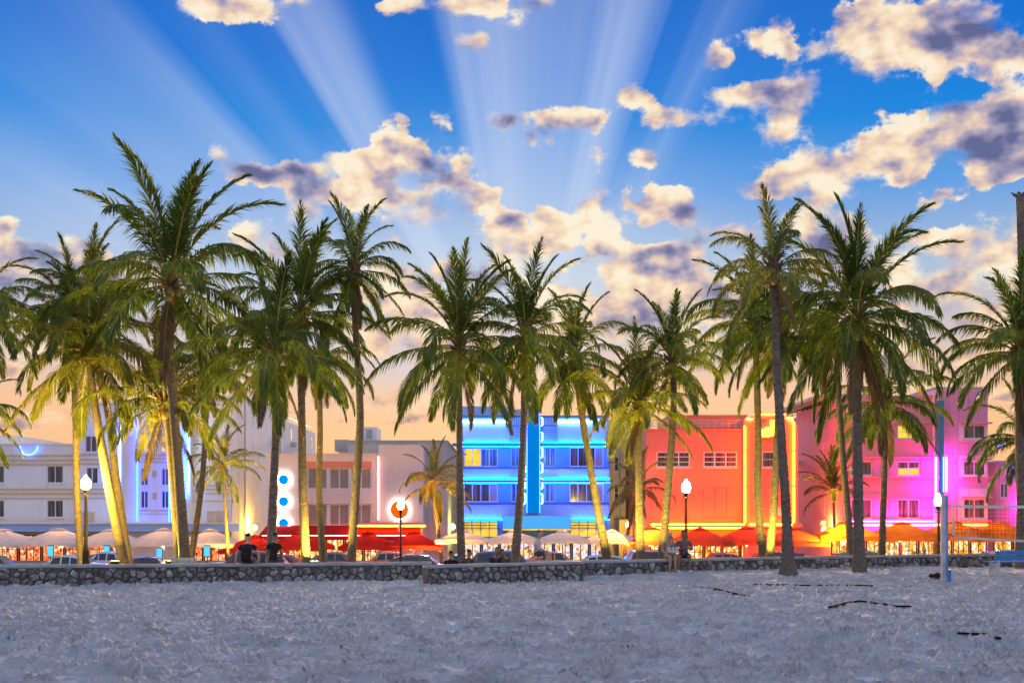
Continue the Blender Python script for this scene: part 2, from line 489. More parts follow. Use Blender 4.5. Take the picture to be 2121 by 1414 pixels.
def cloth_mat(name, col, trans=.35):
    m = bpy.data.materials.new(name); m.use_nodes = True
    N, L = m.node_tree.nodes, m.node_tree.links
    N.clear()
    t = N.new('ShaderNodeTexCoord')
    n = N.new('ShaderNodeTexNoise'); n.inputs['Scale'].default_value = 2.5; n.inputs['Detail'].default_value = 5; L.new(t.outputs['Object'], n.inputs['Vector'])
    r = N.new('ShaderNodeValToRGB'); e = r.color_ramp.elements
    e[0].position = .35; e[0].color = (*[c * .86 for c in col], 1); e[1].position = .65; e[1].color = (*col, 1)
    L.new(n.outputs[0], r.inputs[0])
    d = N.new('ShaderNodeBsdfDiffuse'); tr = N.new('ShaderNodeBsdfTranslucent')
    L.new(r.outputs[0], d.inputs[0]); L.new(r.outputs[0], tr.inputs[0])
    mx = N.new('ShaderNodeMixShader'); mx.inputs[0].default_value = trans
    L.new(d.outputs[0], mx.inputs[1]); L.new(tr.outputs[0], mx.inputs[2])
    o = N.new('ShaderNodeOutputMaterial'); L.new(mx.outputs[0], o.inputs[0])
    return m

M = {}
M['sand'] = None
M['stone'] = mat('coral_stone', (.27, .245, .205), .95, var=.55, vscale=5, bump=1.0, bscale=16)
M['mortar'] = mat('mortar', (.12, .113, .105), .95, var=.35, vscale=4, bump=.6, bscale=14)
M['cap'] = mat('wall_cap', (.36, .35, .34), .9, var=.25, vscale=2.2, bump=.4, bscale=18)
M['white_wall'] = mat('white_stucco', (.86, .82, .765), .85, var=.05, vscale=.5, bump=.06, bscale=8, grime=.22)
M['tan'] = mat('tan_paint', (.70, .52, .28), .85, var=.08, grime=.15)
M['pink_wall'] = mat('blush_stucco', (.78, .62, .57), .85, var=.05, vscale=.5, bump=.06, bscale=8, grime=.18)
M['beige'] = mat('beige_stucco', (.55, .50, .42), .85, var=.08, vscale=.7, grime=.3)
M['blue_wall'] = mat('blue_paint', (.10, .34, .80), .8, var=.06, vscale=.6, grime=.12)
M['pale_blue'] = mat('pale_blue_paint', (.36, .54, .86), .8, var=.05, vscale=.6, grime=.14)
M['blue_trim'] = mat('blue_trim', (.05, .16, .50), .6, var=.06)
M['coral_wall'] = mat('coral_stucco', (.80, .24, .15), .85, var=.05, vscale=.5, grime=.15)
M['coral_dark'] = mat('coral_trim', (.74, .22, .14), .85, var=.06)
M['rose_wall'] = mat('rose_stucco', (.80, .28, .35), .85, var=.05, vscale=.5, grime=.15)
M['rose_tile'] = mat('rose_tile', (.74, .26, .46), .5, var=.07, vscale=2.0)
M['grout'] = mat('grout', (.85, .55, .62), .9, var=.05)
M['teal'] = mat('teal_paint', (.05, .22, .30), .6, var=.08)
M['yellow_wall'] = mat('ochre_side_wall', (.78, .56, .30), .85, var=.08, vscale=.6, grime=.3)
M['grey_trim'] = mat('grey_trim', (.42, .42, .45), .7, var=.1)
M['frame_white'] = mat('white_frame', (.74, .72, .70), .5, var=.04)
M['frame_grey'] = mat('grey_frame', (.4, .4, .4), .5, var=.04)
M['rail'] = mat('railing_paint', (.55, .52, .5), .5, var=.05)
M['blind'] = mat('roller_blind', (.33, .27, .24), .8, var=.12, vscale=1.5)
M['glass'] = glass_mat('dark_glass', (.015, .02, .025), (.09, .085, .075))
M['glass_warm'] = glass_mat('warm_dark_glass', (.03, .02, .02), (.16, .12, .09))
M['glass_blue'] = glass_mat('blue_curtain_glass', (.03, .08, .14), (.14, .3, .42))
M['lit'] = room_mat('lit_room', [(.35, .16, .02), (.9, .5, .08), (1, .62, .14), (1, .8, .35)], 1.0, 1.0)
M['lit_yellow'] = room_mat('lit_yellow_room', [(.75, .42, .02), (1, .62, .03), (1, .7, .08)], .95, .6)
M['shop'] = room_mat('lit_restaurant', [(.12, .03, .01), (.7, .22, .03), (1, .42, .06), (1, .75, .25), (1, .95, .75)], 1.15, 2.3)
M['shop_red'] = room_mat('lit_red_restaurant', [(.15, .01, .02), (.8, .08, .03), (1, .22, .05), (1, .5, .15), (1, .85, .6)], 1.15, 2.3)
M['shop_mix'] = room_mat('lit_lobby', [(.15, .06, .02), (.8, .42, .1), (.95, .7, .3), (.6, .5, .9), (1, .95, .9)], 1.15, 2.3)
M['shop_orange'] = room_mat('lit_orange_cafe', [(.4, .08, .0), (.9, .28, .01), (1, .42, .03), (1, .8, .3), (1, 1, .85)], 1.15, 2.3)
M['dark_metal'] = mat('dark_metal', (.035, .03, .028), .5, metal=.3, var=.2)
M['asphalt'] = mat('asphalt', (.05, .05, .052), .85, var=.3, vscale=1.5, bump=.2)
M['paving'] = mat('paving', (.34, .30, .27), .8, var=.15, vscale=1.0)
M['grass'] = mat('lawn', (.05, .085, .03), .9, var=.4, vscale=2.0, bump=.5)
M['sky_white'] = M['frame_white']
# neon and lamps
M['n_blue'] = emat('neon_blue', (.01, .10, 1.0), 24)
M['n_deep'] = emat('neon_deep_blue', (.01, .05, 1.0), 24)
M['n_cyan'] = emat('neon_ice', (.28, .72, 1.0), 9)
M['n_cove'] = emat('neon_cove_blue', (.0, .12, 1.0), 75)
M['n_red'] = emat('neon_red', (1.0, .045, .002), 330)
M['n_orange'] = emat('neon_orange', (1.0, .065, .002), 85)
M['n_gold'] = emat('neon_gold', (1.0, .45, .02), 12.0)
M['n_magenta'] = emat('neon_magenta', (1.0, .01, .70), 260)
M['n_white'] = emat('lit_white', (1.0, .92, .82), 12.5)
M['n_pink'] = emat('neon_pinkwhite', (1.0, .45, .42), 6)
M['blue_disc'] = emat('blue_lit_disc', (.0, .28, 1.0), 1.0)
M['orange_disc'] = emat('orange_lit_disc', (1.0, .12, .005), 1.0)
M['lamp'] = emat('lamp_globe', (1.0, .60, .05), 1800)
M['lamp_dim'] = emat('lamp_globe_dim', (1.0, .52, .05), 600)
M['bulb'] = emat('pendant_bulb', (1.0, .42, .08), 260)
M['bulb_red'] = emat('pendant_bulb_red', (1.0, .12, .015), 420)
M['screen'] = emat('menu_screen', (.05, .28, 1.0), 2.2)
M['sign_white'] = emat('lit_sign', (1.0, .95, .85), 1.6)
M['uplight'] = emat('uplight_lens', (1.0, .70, .07), 3900)
M['crescent'] = emat('neon_crescent', (.05, .16, 1.0), 9)
M['uplight_strong'] = emat('uplight_lens_strong', (1.0, .62, .05), 20000)
M['uplight_amber'] = emat('uplight_lens_amber', (1.0, .34, .02), 26000)
M['led_warm'] = emat('led_cove_warm', (1.0, .82, .58), 190)
M['alley_bulb'] = emat('alley_bulb', (1.0, .62, .10), 650)
M['tower_glow'] = emat('sign_face_glow', (.0, .21, .70), .85)  # blue painted fin face; emission stands in for neon light falling on it
M['marquee_blue'] = emat('marquee_face', (.07, .38, .95), .95)

# ------------------------------------------------------------------ ground
def sstep(a, b, x):
    t = np.clip((x - a) / (b - a), 0, 1)
    return t * t * (3 - 2 * t)
def sand_base(x, y):
    return .17 * sstep(.8, 4.0, x) * sstep(33.2, 37.0, y) + .05 * np.sin(x * .31 + 1) * np.sin(y * .27)*sstep(34,28,y)
def park_z(y):
    return float(.06 - 1.66 * sstep(42, 62, np.array(y, dtype=float)))

def make_sand():
    rng = np.random.default_rng(3)
    x0, x1, y0, y1, c = -18.5, 18.5, 10.0, 42.0, .042
    nx, ny = int((x1 - x0) / c) + 1, int((y1 - y0) / c) + 1
    xs = np.linspace(x0, x1, nx); ys = np.linspace(y0, y1, ny)
    X, Y = np.meshgrid(xs, ys)
    Z = sand_base(X, Y)
    def smooth_noise(cell, amp):
        gx, gy = int((x1 - x0) / cell) + 3, int((y1 - y0) / cell) + 3
        g = rng.standard_normal((gy, gx))
        u, v = (X - x0) / cell, (Y - y0) / cell
        iu, iv = u.astype(int), v.astype(int)
        fu, fv = u - iu, v - iv
        fu = fu * fu * (3 - 2 * fu); fv = fv * fv * (3 - 2 * fv)
        return amp * ((g[iv, iu] * (1 - fu) + g[iv, iu + 1] * fu) * (1 - fv) + (g[iv + 1, iu] * (1 - fu) + g[iv + 1, iu + 1] * fu) * fv)
    Z += smooth_noise(2.2, .020) + smooth_noise(.8, .018) + smooth_noise(.4, .012)
    D = np.zeros_like(Z)
    n, nb = 19000, 6500          # small scuffs, then fewer full footprints on top
    px, py = rng.uniform(x0, x1, n), rng.uniform(y0, y1, n)
    La, Wb = rng.uniform(.06, .15, n), rng.uniform(.05, .10, n)
    dep, ang = rng.uniform(.05, .12, n), rng.uniform(0, PI, n)
    La[-nb:], Wb[-nb:] = rng.uniform(.13, .20, nb), rng.uniform(.07, .11, nb)
    dep[-nb:] = rng.uniform(.08, .15, nb)
    for i in range(n):
        r = La[i] * 1.9
        i0, i1 = max(0, int((px[i] - r - x0) / c)), min(nx, int((px[i] + r - x0) / c) + 2)
        j0, j1 = max(0, int((py[i] - r - y0) / c)), min(ny, int((py[i] + r - y0) / c) + 2)
        dx, dy = X[j0:j1, i0:i1] - px[i], Y[j0:j1, i0:i1] - py[i]
        ca, sa = math.cos(ang[i]), math.sin(ang[i])
        q = np.sqrt(((dx * ca + dy * sa) / La[i]) ** 2 + ((-dx * sa + dy * ca) / Wb[i]) ** 2)
        bowl = -np.clip(1 - q * q, 0, 1) + .55 * np.exp(-((q - 1.22) / .26) ** 2)
        w = np.exp(-(q / 1.25) ** 4)
        D[j0:j1, i0:i1] = D[j0:j1, i0:i1] * (1 - .6 * w) + bowl * dep[i]
    flat = 1 - .55 * sstep(33, 37, Y) 
    Z += D * flat + smooth_noise(.16, .009)
    global SAND_Z
    SAND_Z = (x0, y0, c * (x1 - x0) / ((nx - 1) * c), Z, nx, ny, xs[1] - xs[0], ys[1] - ys[0])
    co = np.stack([X, Y, Z], -1).reshape(-1, 3).astype(np.float32)
    idx = np.arange(nx * ny).reshape(ny, nx)
    q = np.stack([idx[:-1, :-1], idx[:-1, 1:], idx[1:, 1:], idx[1:, :-1]], -1).reshape(-1, 4)
    me = bpy.data.meshes.new('sand')
    me.vertices.add(len(co)); me.vertices.foreach_set('co', co.ravel())
    me.loops.add(q.size); me.loops.foreach_set('vertex_index', q.ravel().astype(np.int32))
    me.polygons.add(len(q)); me.polygons.foreach_set('loop_start', np.arange(0, q.size, 4, dtype=np.int32))
    me.polygons.foreach_set('use_smooth', np.ones(len(q), dtype=bool))
    me.update(calc_edges=True)
    return me

def sand_at(x, y):
    x0, y0, _, Z, nx, ny, cx_, cy_ = SAND_Z
    i = min(max(int(round((x - x0) / cx_)), 0), nx - 1); j = min(max(int(round((y - y0) / cy_)), 0), ny - 1)
    return float(Z[j, i])

def sand_material():
    m = bpy.data.materials.new('beach_sand'); m.use_nodes = True
    N, L = m.node_tree.nodes, m.node_tree.links
    b = N['Principled BSDF']; b.inputs['Roughness'].default_value = .95; b.inputs['Specular IOR Level'].default_value = .15
    t = N.new('ShaderNodeTexCoord')
    n = N.new('ShaderNodeTexNoise'); n.inputs['Scale'].default_value = 1.3; n.inputs['Detail'].default_value = 8; L.new(t.outputs['Object'], n.inputs['Vector'])
    r = N.new('ShaderNodeValToRGB'); e = r.color_ramp.elements
    e[0].position = .32; e[0].color = (.45, .425, .405, 1); e[1].position = .7; e[1].color = (.67, .63, .595, 1)
    L.new(n.outputs[0], r.inputs[0])
    # scattered wrack and damp crumbs
    n3 = N.new('ShaderNodeTexNoise'); n3.inputs['Scale'].default_value = 3.2; n3.inputs['Detail'].default_value = 9; n3.inputs['Roughness'].default_value = .72
    L.new(t.outputs['Object'], n3.inputs['Vector'])
    mr = N.new('ShaderNodeMapRange'); mr.inputs[1].default_value = .64; mr.inputs[2].default_value = .72; mr.inputs[4].default_value = .65
    L.new(n3.outputs[0], mr.inputs[0])
    mx = N.new('ShaderNodeMix'); mx.data_type = 'RGBA'; L.new(mr.outputs[0], mx.inputs[0]); L.new(r.outputs[0], mx.inputs[6]); mx.inputs[7].default_value = (.20, .165, .13, 1)
    L.new(mx.outputs[2], b.inputs['Base Color'])
    n2 = N.new('ShaderNodeTexNoise'); n2.inputs['Scale'].default_value = 14; n2.inputs['Detail'].default_value = 8; n2.inputs['Roughness'].default_value = .7
    L.new(t.outputs['Object'], n2.inputs['Vector'])
    bp = N.new('ShaderNodeBump'); bp.inputs['Strength'].default_value = .9; bp.inputs['Distance'].default_value = .05
    L.new(n2.outputs[0], bp.inputs['Height']); L.new(bp.outputs[0], b.inputs['Normal'])
    return m
M['sand'] = sand_material()
me = make_sand(); me.materials.append(M['sand'])
so = bpy.data.objects.new('sand', me); COL.objects.link(so); props(so, kind='structure')

def sheet(name, prof, m, x=2500.0, nseg=2):
    mb = MB()
    for (ya, za), (yb, zb) in zip(prof[:-1], prof[1:]):
        mb.quad((-x, ya, za), (x, ya, za), (x, yb, zb), (-x, yb, zb))
    return props(mb.build(name, m), kind='structure')
sheet('beach', [(-900, -.35), (8, -.22), (38, -.22), (43, -.12)], M['sand'])
sheet('lawn', [(43, -.12)] + [(y, park_z(y)) for y in (46, 49, 52, 55, 58, 62)] + [(64.6, -1.6)], M['grass'])
sheet('promenade', [(60, -1.565), (64.6, -1.565)], M['paving'])
sheet('road', [(64.6, -1.76), (79.0, -1.76)], M['asphalt'])
kb = MB(); kb.box(-400, 400, 64.55, 64.75, -1.8, -1.60); props(kb.build('kerb', M['cap']), kind='structure')
kb = MB(); kb.box(-400, 400, 78.9, 79.1, -1.8, -1.60); props(kb.build('kerb', M['cap']), kind='structure')
sheet('pavement', [(79.1, -1.61), (101.0, -1.61)], M['paving'])
sheet('ground', [(101.0, -1.63), (3500.0, -1.63)], M['paving'], 4000)

# ------------------------------------------------------------------ buildings
GZ = -1.61      # street level

class Bld:
    """A building: Empty root; helpers take photo columns/rows measured on a facade plane at distance D."""
    def __init__(s, name, label, pxc, D):
        s.D = D
        s.root = thing(name, label, 'building', (WX(pxc, D), D, GZ))
    def rect(s, px0, py0, px1, py1, D=None):
        D = D or s.D
        return WX(px0, D), WX(px1, D), WZ(py1, D), WZ(py0, D)
    def box(s, name, px0, py0, px1, py1, m, d0=0.0, d1=.3, D=None, ground=False, parent=None, bevel=0):
        """box whose front plane is at D+d0, back at D+d1, outline measured at D"""
        D = D or s.D
        x0, x1, z0, z1 = s.rect(px0, py0, px1, py1, D)
        if ground: z0 = GZ - .05
        mb = MB(); mb.box(x0, x1, D + d0, D + d1, z0, z1)
        return mb.build(name, m, parent or s.root, bevel=bevel)
    def facade(s, px0, py0, px1, m, holes, depth=.22, D=None, back=10.0, name='wall', py1=None):
        """front wall with openings plus the block behind it"""
        D = D or s.D
        x0, x1, z0, z1 = s.rect(px0, py0, px1, py1 if py1 else 1200, D)
        if py1 is None: z0 = GZ - .05
        hs = [s.rect(*h, D) for h in holes]
        mb = MB()
        mb.wall(x0, x1, z0, z1, D, hs, depth)
        # sides, top, back and an inner plane so openings are not see-through
        y2 = D + back
        mb.quad((x0, D, z0), (x0, D, z1), (x0, y2, z1), (x0, y2, z0))
        mb.quad((x1, D, z0), (x1, y2, z0), (x1, y2, z1), (x1, D, z1))
        mb.quad((x0, D, z1), (x1, D, z1), (x1, y2, z1), (x0, y2, z1))
        mb.quad((x0, y2, z0), (x0, y2, z1), (x1, y2, z1), (x1, y2, z0))
        for a, b, c, d in hs:
            mb.quad((a, D + depth, c), (b, D + depth, c), (b, D + depth, d), (a, D + depth, d))
        return mb.build(name, m, s.root)
    def window(s, px0, py0, px1, py1, cols=2, rows=1, glass='glass', frame='frame_white', inset=.10, bar=.07, D=None, sill=True, panes=None, name='window'):
        D = D or s.D
        x0, x1, z0, z1 = s.rect(px0, py0, px1, py1, D)
        mb = MB(); y = D + inset; t = .06
        mb.box(x0 - .04, x0 + bar, y - t, y + t, z0 - .04, z1 + .04); mb.box(x1 - bar, x1 + .04, y - t, y + t, z0 - .04, z1 + .04)
        mb.box(x0 + bar, x1 - bar, y - t, y + t, z0 - .04, z0 + bar); mb.box(x0 + bar, x1 - bar, y - t, y + t, z1 - bar, z1 + .04)
        cw, rh = (x1 - x0) / cols, (z1 - z0) / rows
        for i in range(1, cols): mb.box(x0 + i * cw - bar / 2, x0 + i * cw + bar / 2, y - t * .9, y + t * .9, z0 + bar, z1 - bar)
        for j in range(1, rows): mb.box(x0 + bar, x1 - bar, y - t * .7, y + t * .7, z0 + j * rh - bar / 3, z0 + j * rh + bar / 3)
        w = mb.build(name, M[frame], s.root)
        if sill:
            sb = MB(); sb.box(x0 - .1, x1 + .1, D - .12, D + inset - t - .005, z0 - .12, z0 - .045); sb.build('sill', M[frame], w)
        k = 0
        for j in range(rows):
            for i in range(cols):
                pb = MB(); pb.box(x0 + i * cw + .01, x0 + (i + 1) * cw - .01, y - .01, y + .01, z0 + j * rh + .01, z0 + (j + 1) * rh - .01)
                gm = panes[k % len(panes)] if panes else glass
                pb.build('pane', M[gm], w); k += 1
        return w
    def neon(s, pts, m, r=.06, d=-.12, D=None, parent=None, n=6, name='neon_tube'):
        D = D or s.D
        mb = MB(); mb.tube([P(px, py, D) + Vector((0, d, 0)) for px, py in pts], r, n)
        return mb.build(name, M[m], parent or s.root)

def shopfront(b, px0, px1, py0, py1, m, bays, D, frame='dark_metal'):
    """glazed restaurant front between posts"""
    w = (px1 - px0) / bays
    for i in range(bays):
        b.window(px0 + i * w + 2, py0, px0 + (i + 1) * w - 2, py1, 2 + (i % 2), 2 if i % 3 else 1, m, frame, inset=-.05, bar=.06, D=D, sill=False, name='shop_window')

def railing(b, px0, px1, py0, py1, D, d, rails=3, posts=8, m='rail', name='railing'):
    x0, x1, z0, z1 = b.rect(px0, py0, px1, py1, D)
    mb = MB()
    for k in range(posts + 1):
        x = x0 + (x1 - x0) * k / posts
        mb.box(x - .025, x + .025, D + d - .025, D + d + .025, z0, z1)
    o = mb.build(name, M[m], b.root)
    for k in range(rails):
        z = z1 - (z1 - z0) * k / rails
        rb = MB(); rb.box(x0, x1, D + d - .035, D + d - .028, z - .03, z + .03); rb.build('rail', M[m], o)
    return o

# ---- A: white hotel on the left with blue neon fins
A = Bld('hotel', 'white stepped hotel with tan bands and tall blue neon fins, far left', 200, 98.0)
wA1 = [(97, 964, 131, 1000), (97, 1035, 131, 1071), (-32, 964, 9, 1000), (-32, 1035, 9, 1071)]
A.facade(-420, 921, 164, M['white_wall'], wA1, back=22)
for h in wA1: A.window(*h, 2, 1, 'glass_warm', 'frame_white')
for y0, y1 in ((941, 945), (950, 955), (959, 963.5), (1011, 1015.5), (1019.5, 1025), (1030, 1033)):
    A.box('moulding', -420, y0, 160, y1, M['tan'], -.06, -.004)
    A.box('moulding', 166, y0, 236, y1, M['tan'], -.66, -.604)
A.box('roof_coping', -420, 918.5, 164.5, 921, M['white_wall'], -.12, .5)
wA2 = [(176, 902, 201, 936), (178, 967, 203, 1001)]
A.facade(164, 838, 479, M['white_wall'], wA2, D=97.4, back=24)
for h in wA2: A.window(*h, 2, 1, 'glass_warm', D=97.4)
A.box('roof_coping', 163, 834, 480.5, 838, M['white_wall'], -.75, 1.0)
A.box('vent_grille', 164.5, 1060, 201, 1082, M['tan'], -.66, -.602)
A.box('vent_grille', 433, 1058, 477, 1081, M['tan'], -.66, -.602)
for vx in (171, 180, 189, 440, 449, 463, 471):
    A.neon([(vx - 2, 1078), (vx - 2, 1064), (vx + 2, 1064), (vx + 2, 1078)], 'frame_white', .05, -.70, name='scroll_ornament')
# projecting bay with fins
wA3 = [(289, 901, 308, 936), (333, 901, 352, 936), (291, 969, 307, 1005), (334, 969, 350, 1005), (291, 1016, 307, 1052), (334, 1016, 350, 1052)]
A.facade(244, 852, 394, M['white_wall'], wA3, D=96.6, back=.75, name='bay_wall')
for i, h in enumerate(wA3): A.window(*h, 2, 1, 'lit' if i < 2 else 'glass', D=96.6)
for x0, x1 in ((248, 284), (355, 386)):
    xa, xb, za, zb = A.rect(x0, 846, x1, 1082, 96.6)
    mb = MB(); n = 10; yy = 96.6
    pr = [(xa + (xb - xa) * k / n, yy - .02 - .75 * math.sin(PI * k / n)) for k in range(n + 1)]
    for (ax, ay), (bx_, by_) in zip(pr[:-1], pr[1:]):
        mb.quad((ax, ay, za), (bx_, by_, za), (bx_, by_, zb), (ax, ay, zb))
    mb.f.append(tuple(len(mb.v) + k for k in range(n + 1))); mb.mi.append(0); mb.v += [Vector((x, y, zb)) for x, y in pr]
    mb.build('rounded_pilaster', M['white_wall'], A.root, smooth=False)
for px, y0, y1, m_ in ((246, 858, 1036, 'n_deep'), (250.5, 862, 1050, 'n_cyan'), (286.5, 846, 1080, 'n_deep'), (352.5, 936, 1080, 'n_deep'), (387.5, 846, 1032, 'n_blue'), (391, 850, 1020, 'n_cyan')):
    A.neon([(px, y0), (px, (y0 + y1) / 2), (px, y1)], m_, .055, -.28, 96.6)
# stripes and shields between the bay windows
for y0, y1 in ((941, 944), (948, 951), (955, 958), (1056, 1058), (1063, 1065)):
    A.box('moulding', 289, y0, 351, y1, M['tan'], -.05, -.003, D=96.6)
for yc in (907, 982, 1028):
    A.box('shield_ornament', 316, yc - 8, 325, yc + 6, M['tan'], -.06, -.003, D=96.6)
A.box('moulding', 400, 1036, 479, 1038, M['tan'], -.66, -.603)
for y0 in (1004, 1012, 1020):
    A.box('moulding', 430, y0, 478, y0 + 4, M['tan'], -.66, -.603)
orn = MB()
for k in range(11):
    for j, dx in enumerate((402, 408.5, 415)):
        c = P(dx, 872 + k * 16 + (8 if j == 1 else 0), 97.4)
        orn.tube([(c.x, 97.36, c.z), (c.x, 97.398, c.z)], .09 if j == 1 else .05, 8)
props(orn.build('pierced_ornament', M['tan'], A.root), kind='stuff')
A.neon([(43 + 18.5 - 18.5 * math.cos(PI * k / 12), 924 + 18 * math.sin(PI * k / 12)) for k in range(13)], 'crescent', .06, -.22)
# entrance canopy and restaurant front
A.box('canopy', -420, 1084, 500, 1099, M['pale_blue'], -4.2, -.7)
A.box('canopy_lip', -420, 1081.5, 501, 1084, M['white_wall'], -4.4, -.7)
shopfront(A, -200, 470, 1108, 1166, 'shop_red', 14, 97.2)
A.box('beam', -420, 1100, 479, 1107, M['tan'], -1.0, -.7)
A.neon([(-400, 1082.2), (-100, 1082.2), (238, 1082.2)], 'led_warm', .03, -1.6, name='led_strip'); A.neon([(398, 1082.2), (492, 1082.2)], 'led_warm', .03, -1.6, name='led_strip')
# right flank, running back from the street
sx_ = WX(479, 97.4) + .04
def flank(b, x, y0, y1, z1, m, wins, side, glass='glass', name='side_wall', dz=0):
    """wall in the YZ plane at x, openings (yc, zc, w, h); side=+1 looks +x"""
    mb = MB()
    hs = [(yc - w / 2, yc + w / 2, zc - h / 2, zc + h / 2) for yc, zc, w, h in wins]
    t = MB(); t.wall(y0, y1, GZ - .05, z1, 0, hs, .15)
    for a, c, d_, e in hs: t.quad((a, .15, d_), (c, .15, d_), (c, .15, e), (a, .15, e))
    mb.v = [Vector((x - side * v.y, v.x, v.z)) for v in t.v]; mb.f = t.f; mb.mi = t.mi
    o = mb.build(name, m, b.root)
    for a, c, d_, e in hs:
        w = MB(); xx = x - side * .06
        w.box(xx - .04, xx + .04, a, a + .07, d_, e); w.box(xx - .04, xx + .04, c - .07, c, d_, e)
        w.box(xx - .04, xx + .04, a + .07, c - .07, d_, d_ + .07); w.box(xx - .04, xx + .04, a + .07, c - .07, e - .07, e)
        w.box(xx - .03, xx + .03, a + .07, c - .07, (d_ + e) / 2 - .03, (d_ + e) / 2 + .03)
        wo_ = w.build('window', M['frame_white'], b.root)
        g_ = MB(); g_.box(xx - .012, xx + .012, a + .03, c - .03, d_ + .03, e - .03); g_.build('pane', M[random.choice(glass) if isinstance(glass, list) else glass], wo_)
    return o
wins = [(yc, zc, w, 1.45) for zc in (10.55, 7.75, 4.95, 2.15) for yc, w in ((99.6, 1.0), (105.2, .7), (107.4, 1.0), (115.2, 1.0), (119.5, .9), (124.0, 1.0), (128.6, 1.0), (136.6, 1.2))]
flank(A, sx_, 97.4, 121.5, 12.55, M['white_wall'], [w for w in wins if w[0] < 121], 1, ['glass', 'glass', 'lit', 'glass_warm'])
mb = MB(); mb.box(sx_ - 7, sx_ - .3, 103, 121.4, 9.5, 12.5); mb.build('upper_block', M['white_wall'], A.root)
flank(A, sx_ - .02, 121.5, 139.0, 11.75, M['white_wall'], [w for w in wins if w[0] > 121], 1, ['glass', 'glass_blue', 'lit'], name='rear_side_wall')
mb = MB(); mb.box(sx_ - 18, sx_ - .3, 121.6, 138.9, GZ, 11.7); mb.build('rear_block', M['white_wall'], A.root)
for yc, z in ((115.2, 9.55), (124.0, 9.55), (119.5, 6.7), (128.6, 9.6)):
    mb = MB(); mb.box(sx_ + .01, sx_ + .45, yc - .4, yc + .4, z - .3, z + .22); mb.build('air_conditioner', M['grey_trim'], A.root, bevel=.03)
for yc in (101.8, 117.3):
    mb = MB(); mb.tube([(sx_ + .1, yc, GZ), (sx_ + .1, yc, 12.2)], .07, 8); mb.build('drainpipe', M['frame_grey'], A.root)
mb = MB()
for k in range(9): mb.tube([(sx_ - .3, 122 + k * 2, 11.75), (sx_ - .3, 122 + k * 2, 12.3)], .025, 5)
mb.tube([(sx_ - .3, 122, 12.3), (sx_ - .3, 138.5, 12.3)], .03, 5); mb.build('roof_railing', M['rail'], A.root)
A.box('rear_gable', -140, 902, 40, 930, M['white_wall'], 0, 12, D=122)

# ---- B: low blush building with round blue lights
B = Bld('blush_building', 'low blush pink building with three round blue lights and an orange disc sign', 720, 97.0)
strip = [(634, 968, 770, 1013), (634, 1043, 770, 1089)]
B.facade(553, 941, 783, M['pink_wall'], strip, depth=.5, back=10)
B.box('roof_coping', 551.5, 938.5, 784, 941, M['pink_wall'], -.12, .5)
for (x0, y0, x1, y1) in strip:
    n = 3; w = (x1 - x0) / n
    for i in range(n):
        B.window(x0 + i * w + 2.0, y0 + .6, x0 + (i + 1) * w - 2.0, y1 - .6, 2, 1, 'blind', 'frame_white', inset=.3, bar=.09, sill=False)
    for i in range(n + 1):
        px = x0 + i * w
        B.box('pilaster', px - 1.9, y0 + .3, px + 1.9, y1 - .3, M['frame_white'], .06, .34)
B.box('band_lintel', 634.5, 955, 769.5, 967.5, M['coral_wall'], -.03, -.002)
B.facade(784, 921, 876, M['pink_wall'], [], D=96.4, back=12, name='pylon_wall')
B.box('setback_wall', 720, 914, 927, 1110, M['beige'], 0, 26, D=99.5, ground=True)
B.box('roof_coping', 719, 911.5, 928, 914, M['grey_trim'], -.15, 26.2, D=99.5)
B.box('roof_house', 693, 910, 722, 934, M['beige'], 0, 4, D=106)
B.box('roof_house', 736, 903, 752, 914, M['grey_trim'], 0, 2, D=106)
t_ = B.box('stair_tower', 751, 884, 780, 914, M['frame_white'], 0, 3.5, D=106)
B.box('door', 759, 889, 771, 908, M['frame_grey'], -.05, -.003, D=106, parent=t_)
B.box('roof_unit', 694, 918, 719, 930, M['frame_grey'], 0, 2.5, D=103)
for cy in (993, 1038, 1083):
    c = P(588, cy, 97.0)
    o = MB().disc_y((c.x, c.z), .40, 96.80, 96.90).build('round_light', M['blue_disc'], B.root)
    MB().tube([(c.x + .50 * math.cos(2 * PI * k / 32), 96.86, c.z + .50 * math.sin(2 * PI * k / 32)) for k in range(33)], .085, 6, cap=False).build('halo_tube', M['n_white'], o)
c = P(828, 1055, 96.4)
o = MB().disc_y((c.x, c.z), .74, 96.02, 96.14).build('disc_sign', M['orange_disc'], B.root)
MB().tube([(c.x + .74 * math.cos(2 * PI * k / 40), 96.26, c.z + .74 * math.sin(2 * PI * k / 40)) for k in range(41)], .07, 6, cap=False).build('halo_tube', M['n_white'], o)
B.neon([(783.6, 945), (783.6, 1076)], 'n_pink', .05, -.10, 96.4)
B.box('canopy', 742, 1081.5, 888, 1086.5, M['coral_wall'], -2.2, -.7)
B.neon([(745, 1088), (884, 1088)], 'n_red', .06, -1.9)
mb = MB()
xa, xb, za, zb = B.rect(553, 1100, 872, 1110, 97.0)
mb.quad((xa, 97 - 3.2, za + .1), (xb, 97 - 3.2, za + .1), (xb, 96.95, zb + .5), (xa, 96.95, zb + .5)); mb.quad((xa, 97 - 3.2, za - .25), (xb, 97 - 3.2, za - .25), (xb, 97 - 3.2, za + .1), (xa, 97 - 3.2, za + .1))
mb.quad((xa, 97 - 3.2, za - .25), (xa, 97 - 3.2, za + .1), (xa, 96.95, zb + .5), (xa, 96.95, zb + .2)); mb.quad((xb, 97 - 3.2, za - .25), (xb, 96.95, zb + .2), (xb, 96.95, zb + .5), (xb, 97 - 3.2, za + .1))
M['red_cloth'] = cloth_mat('red_awning_cloth', (.55, .03, .025), .3)
mb.build('awning', M['red_cloth'], B.root)
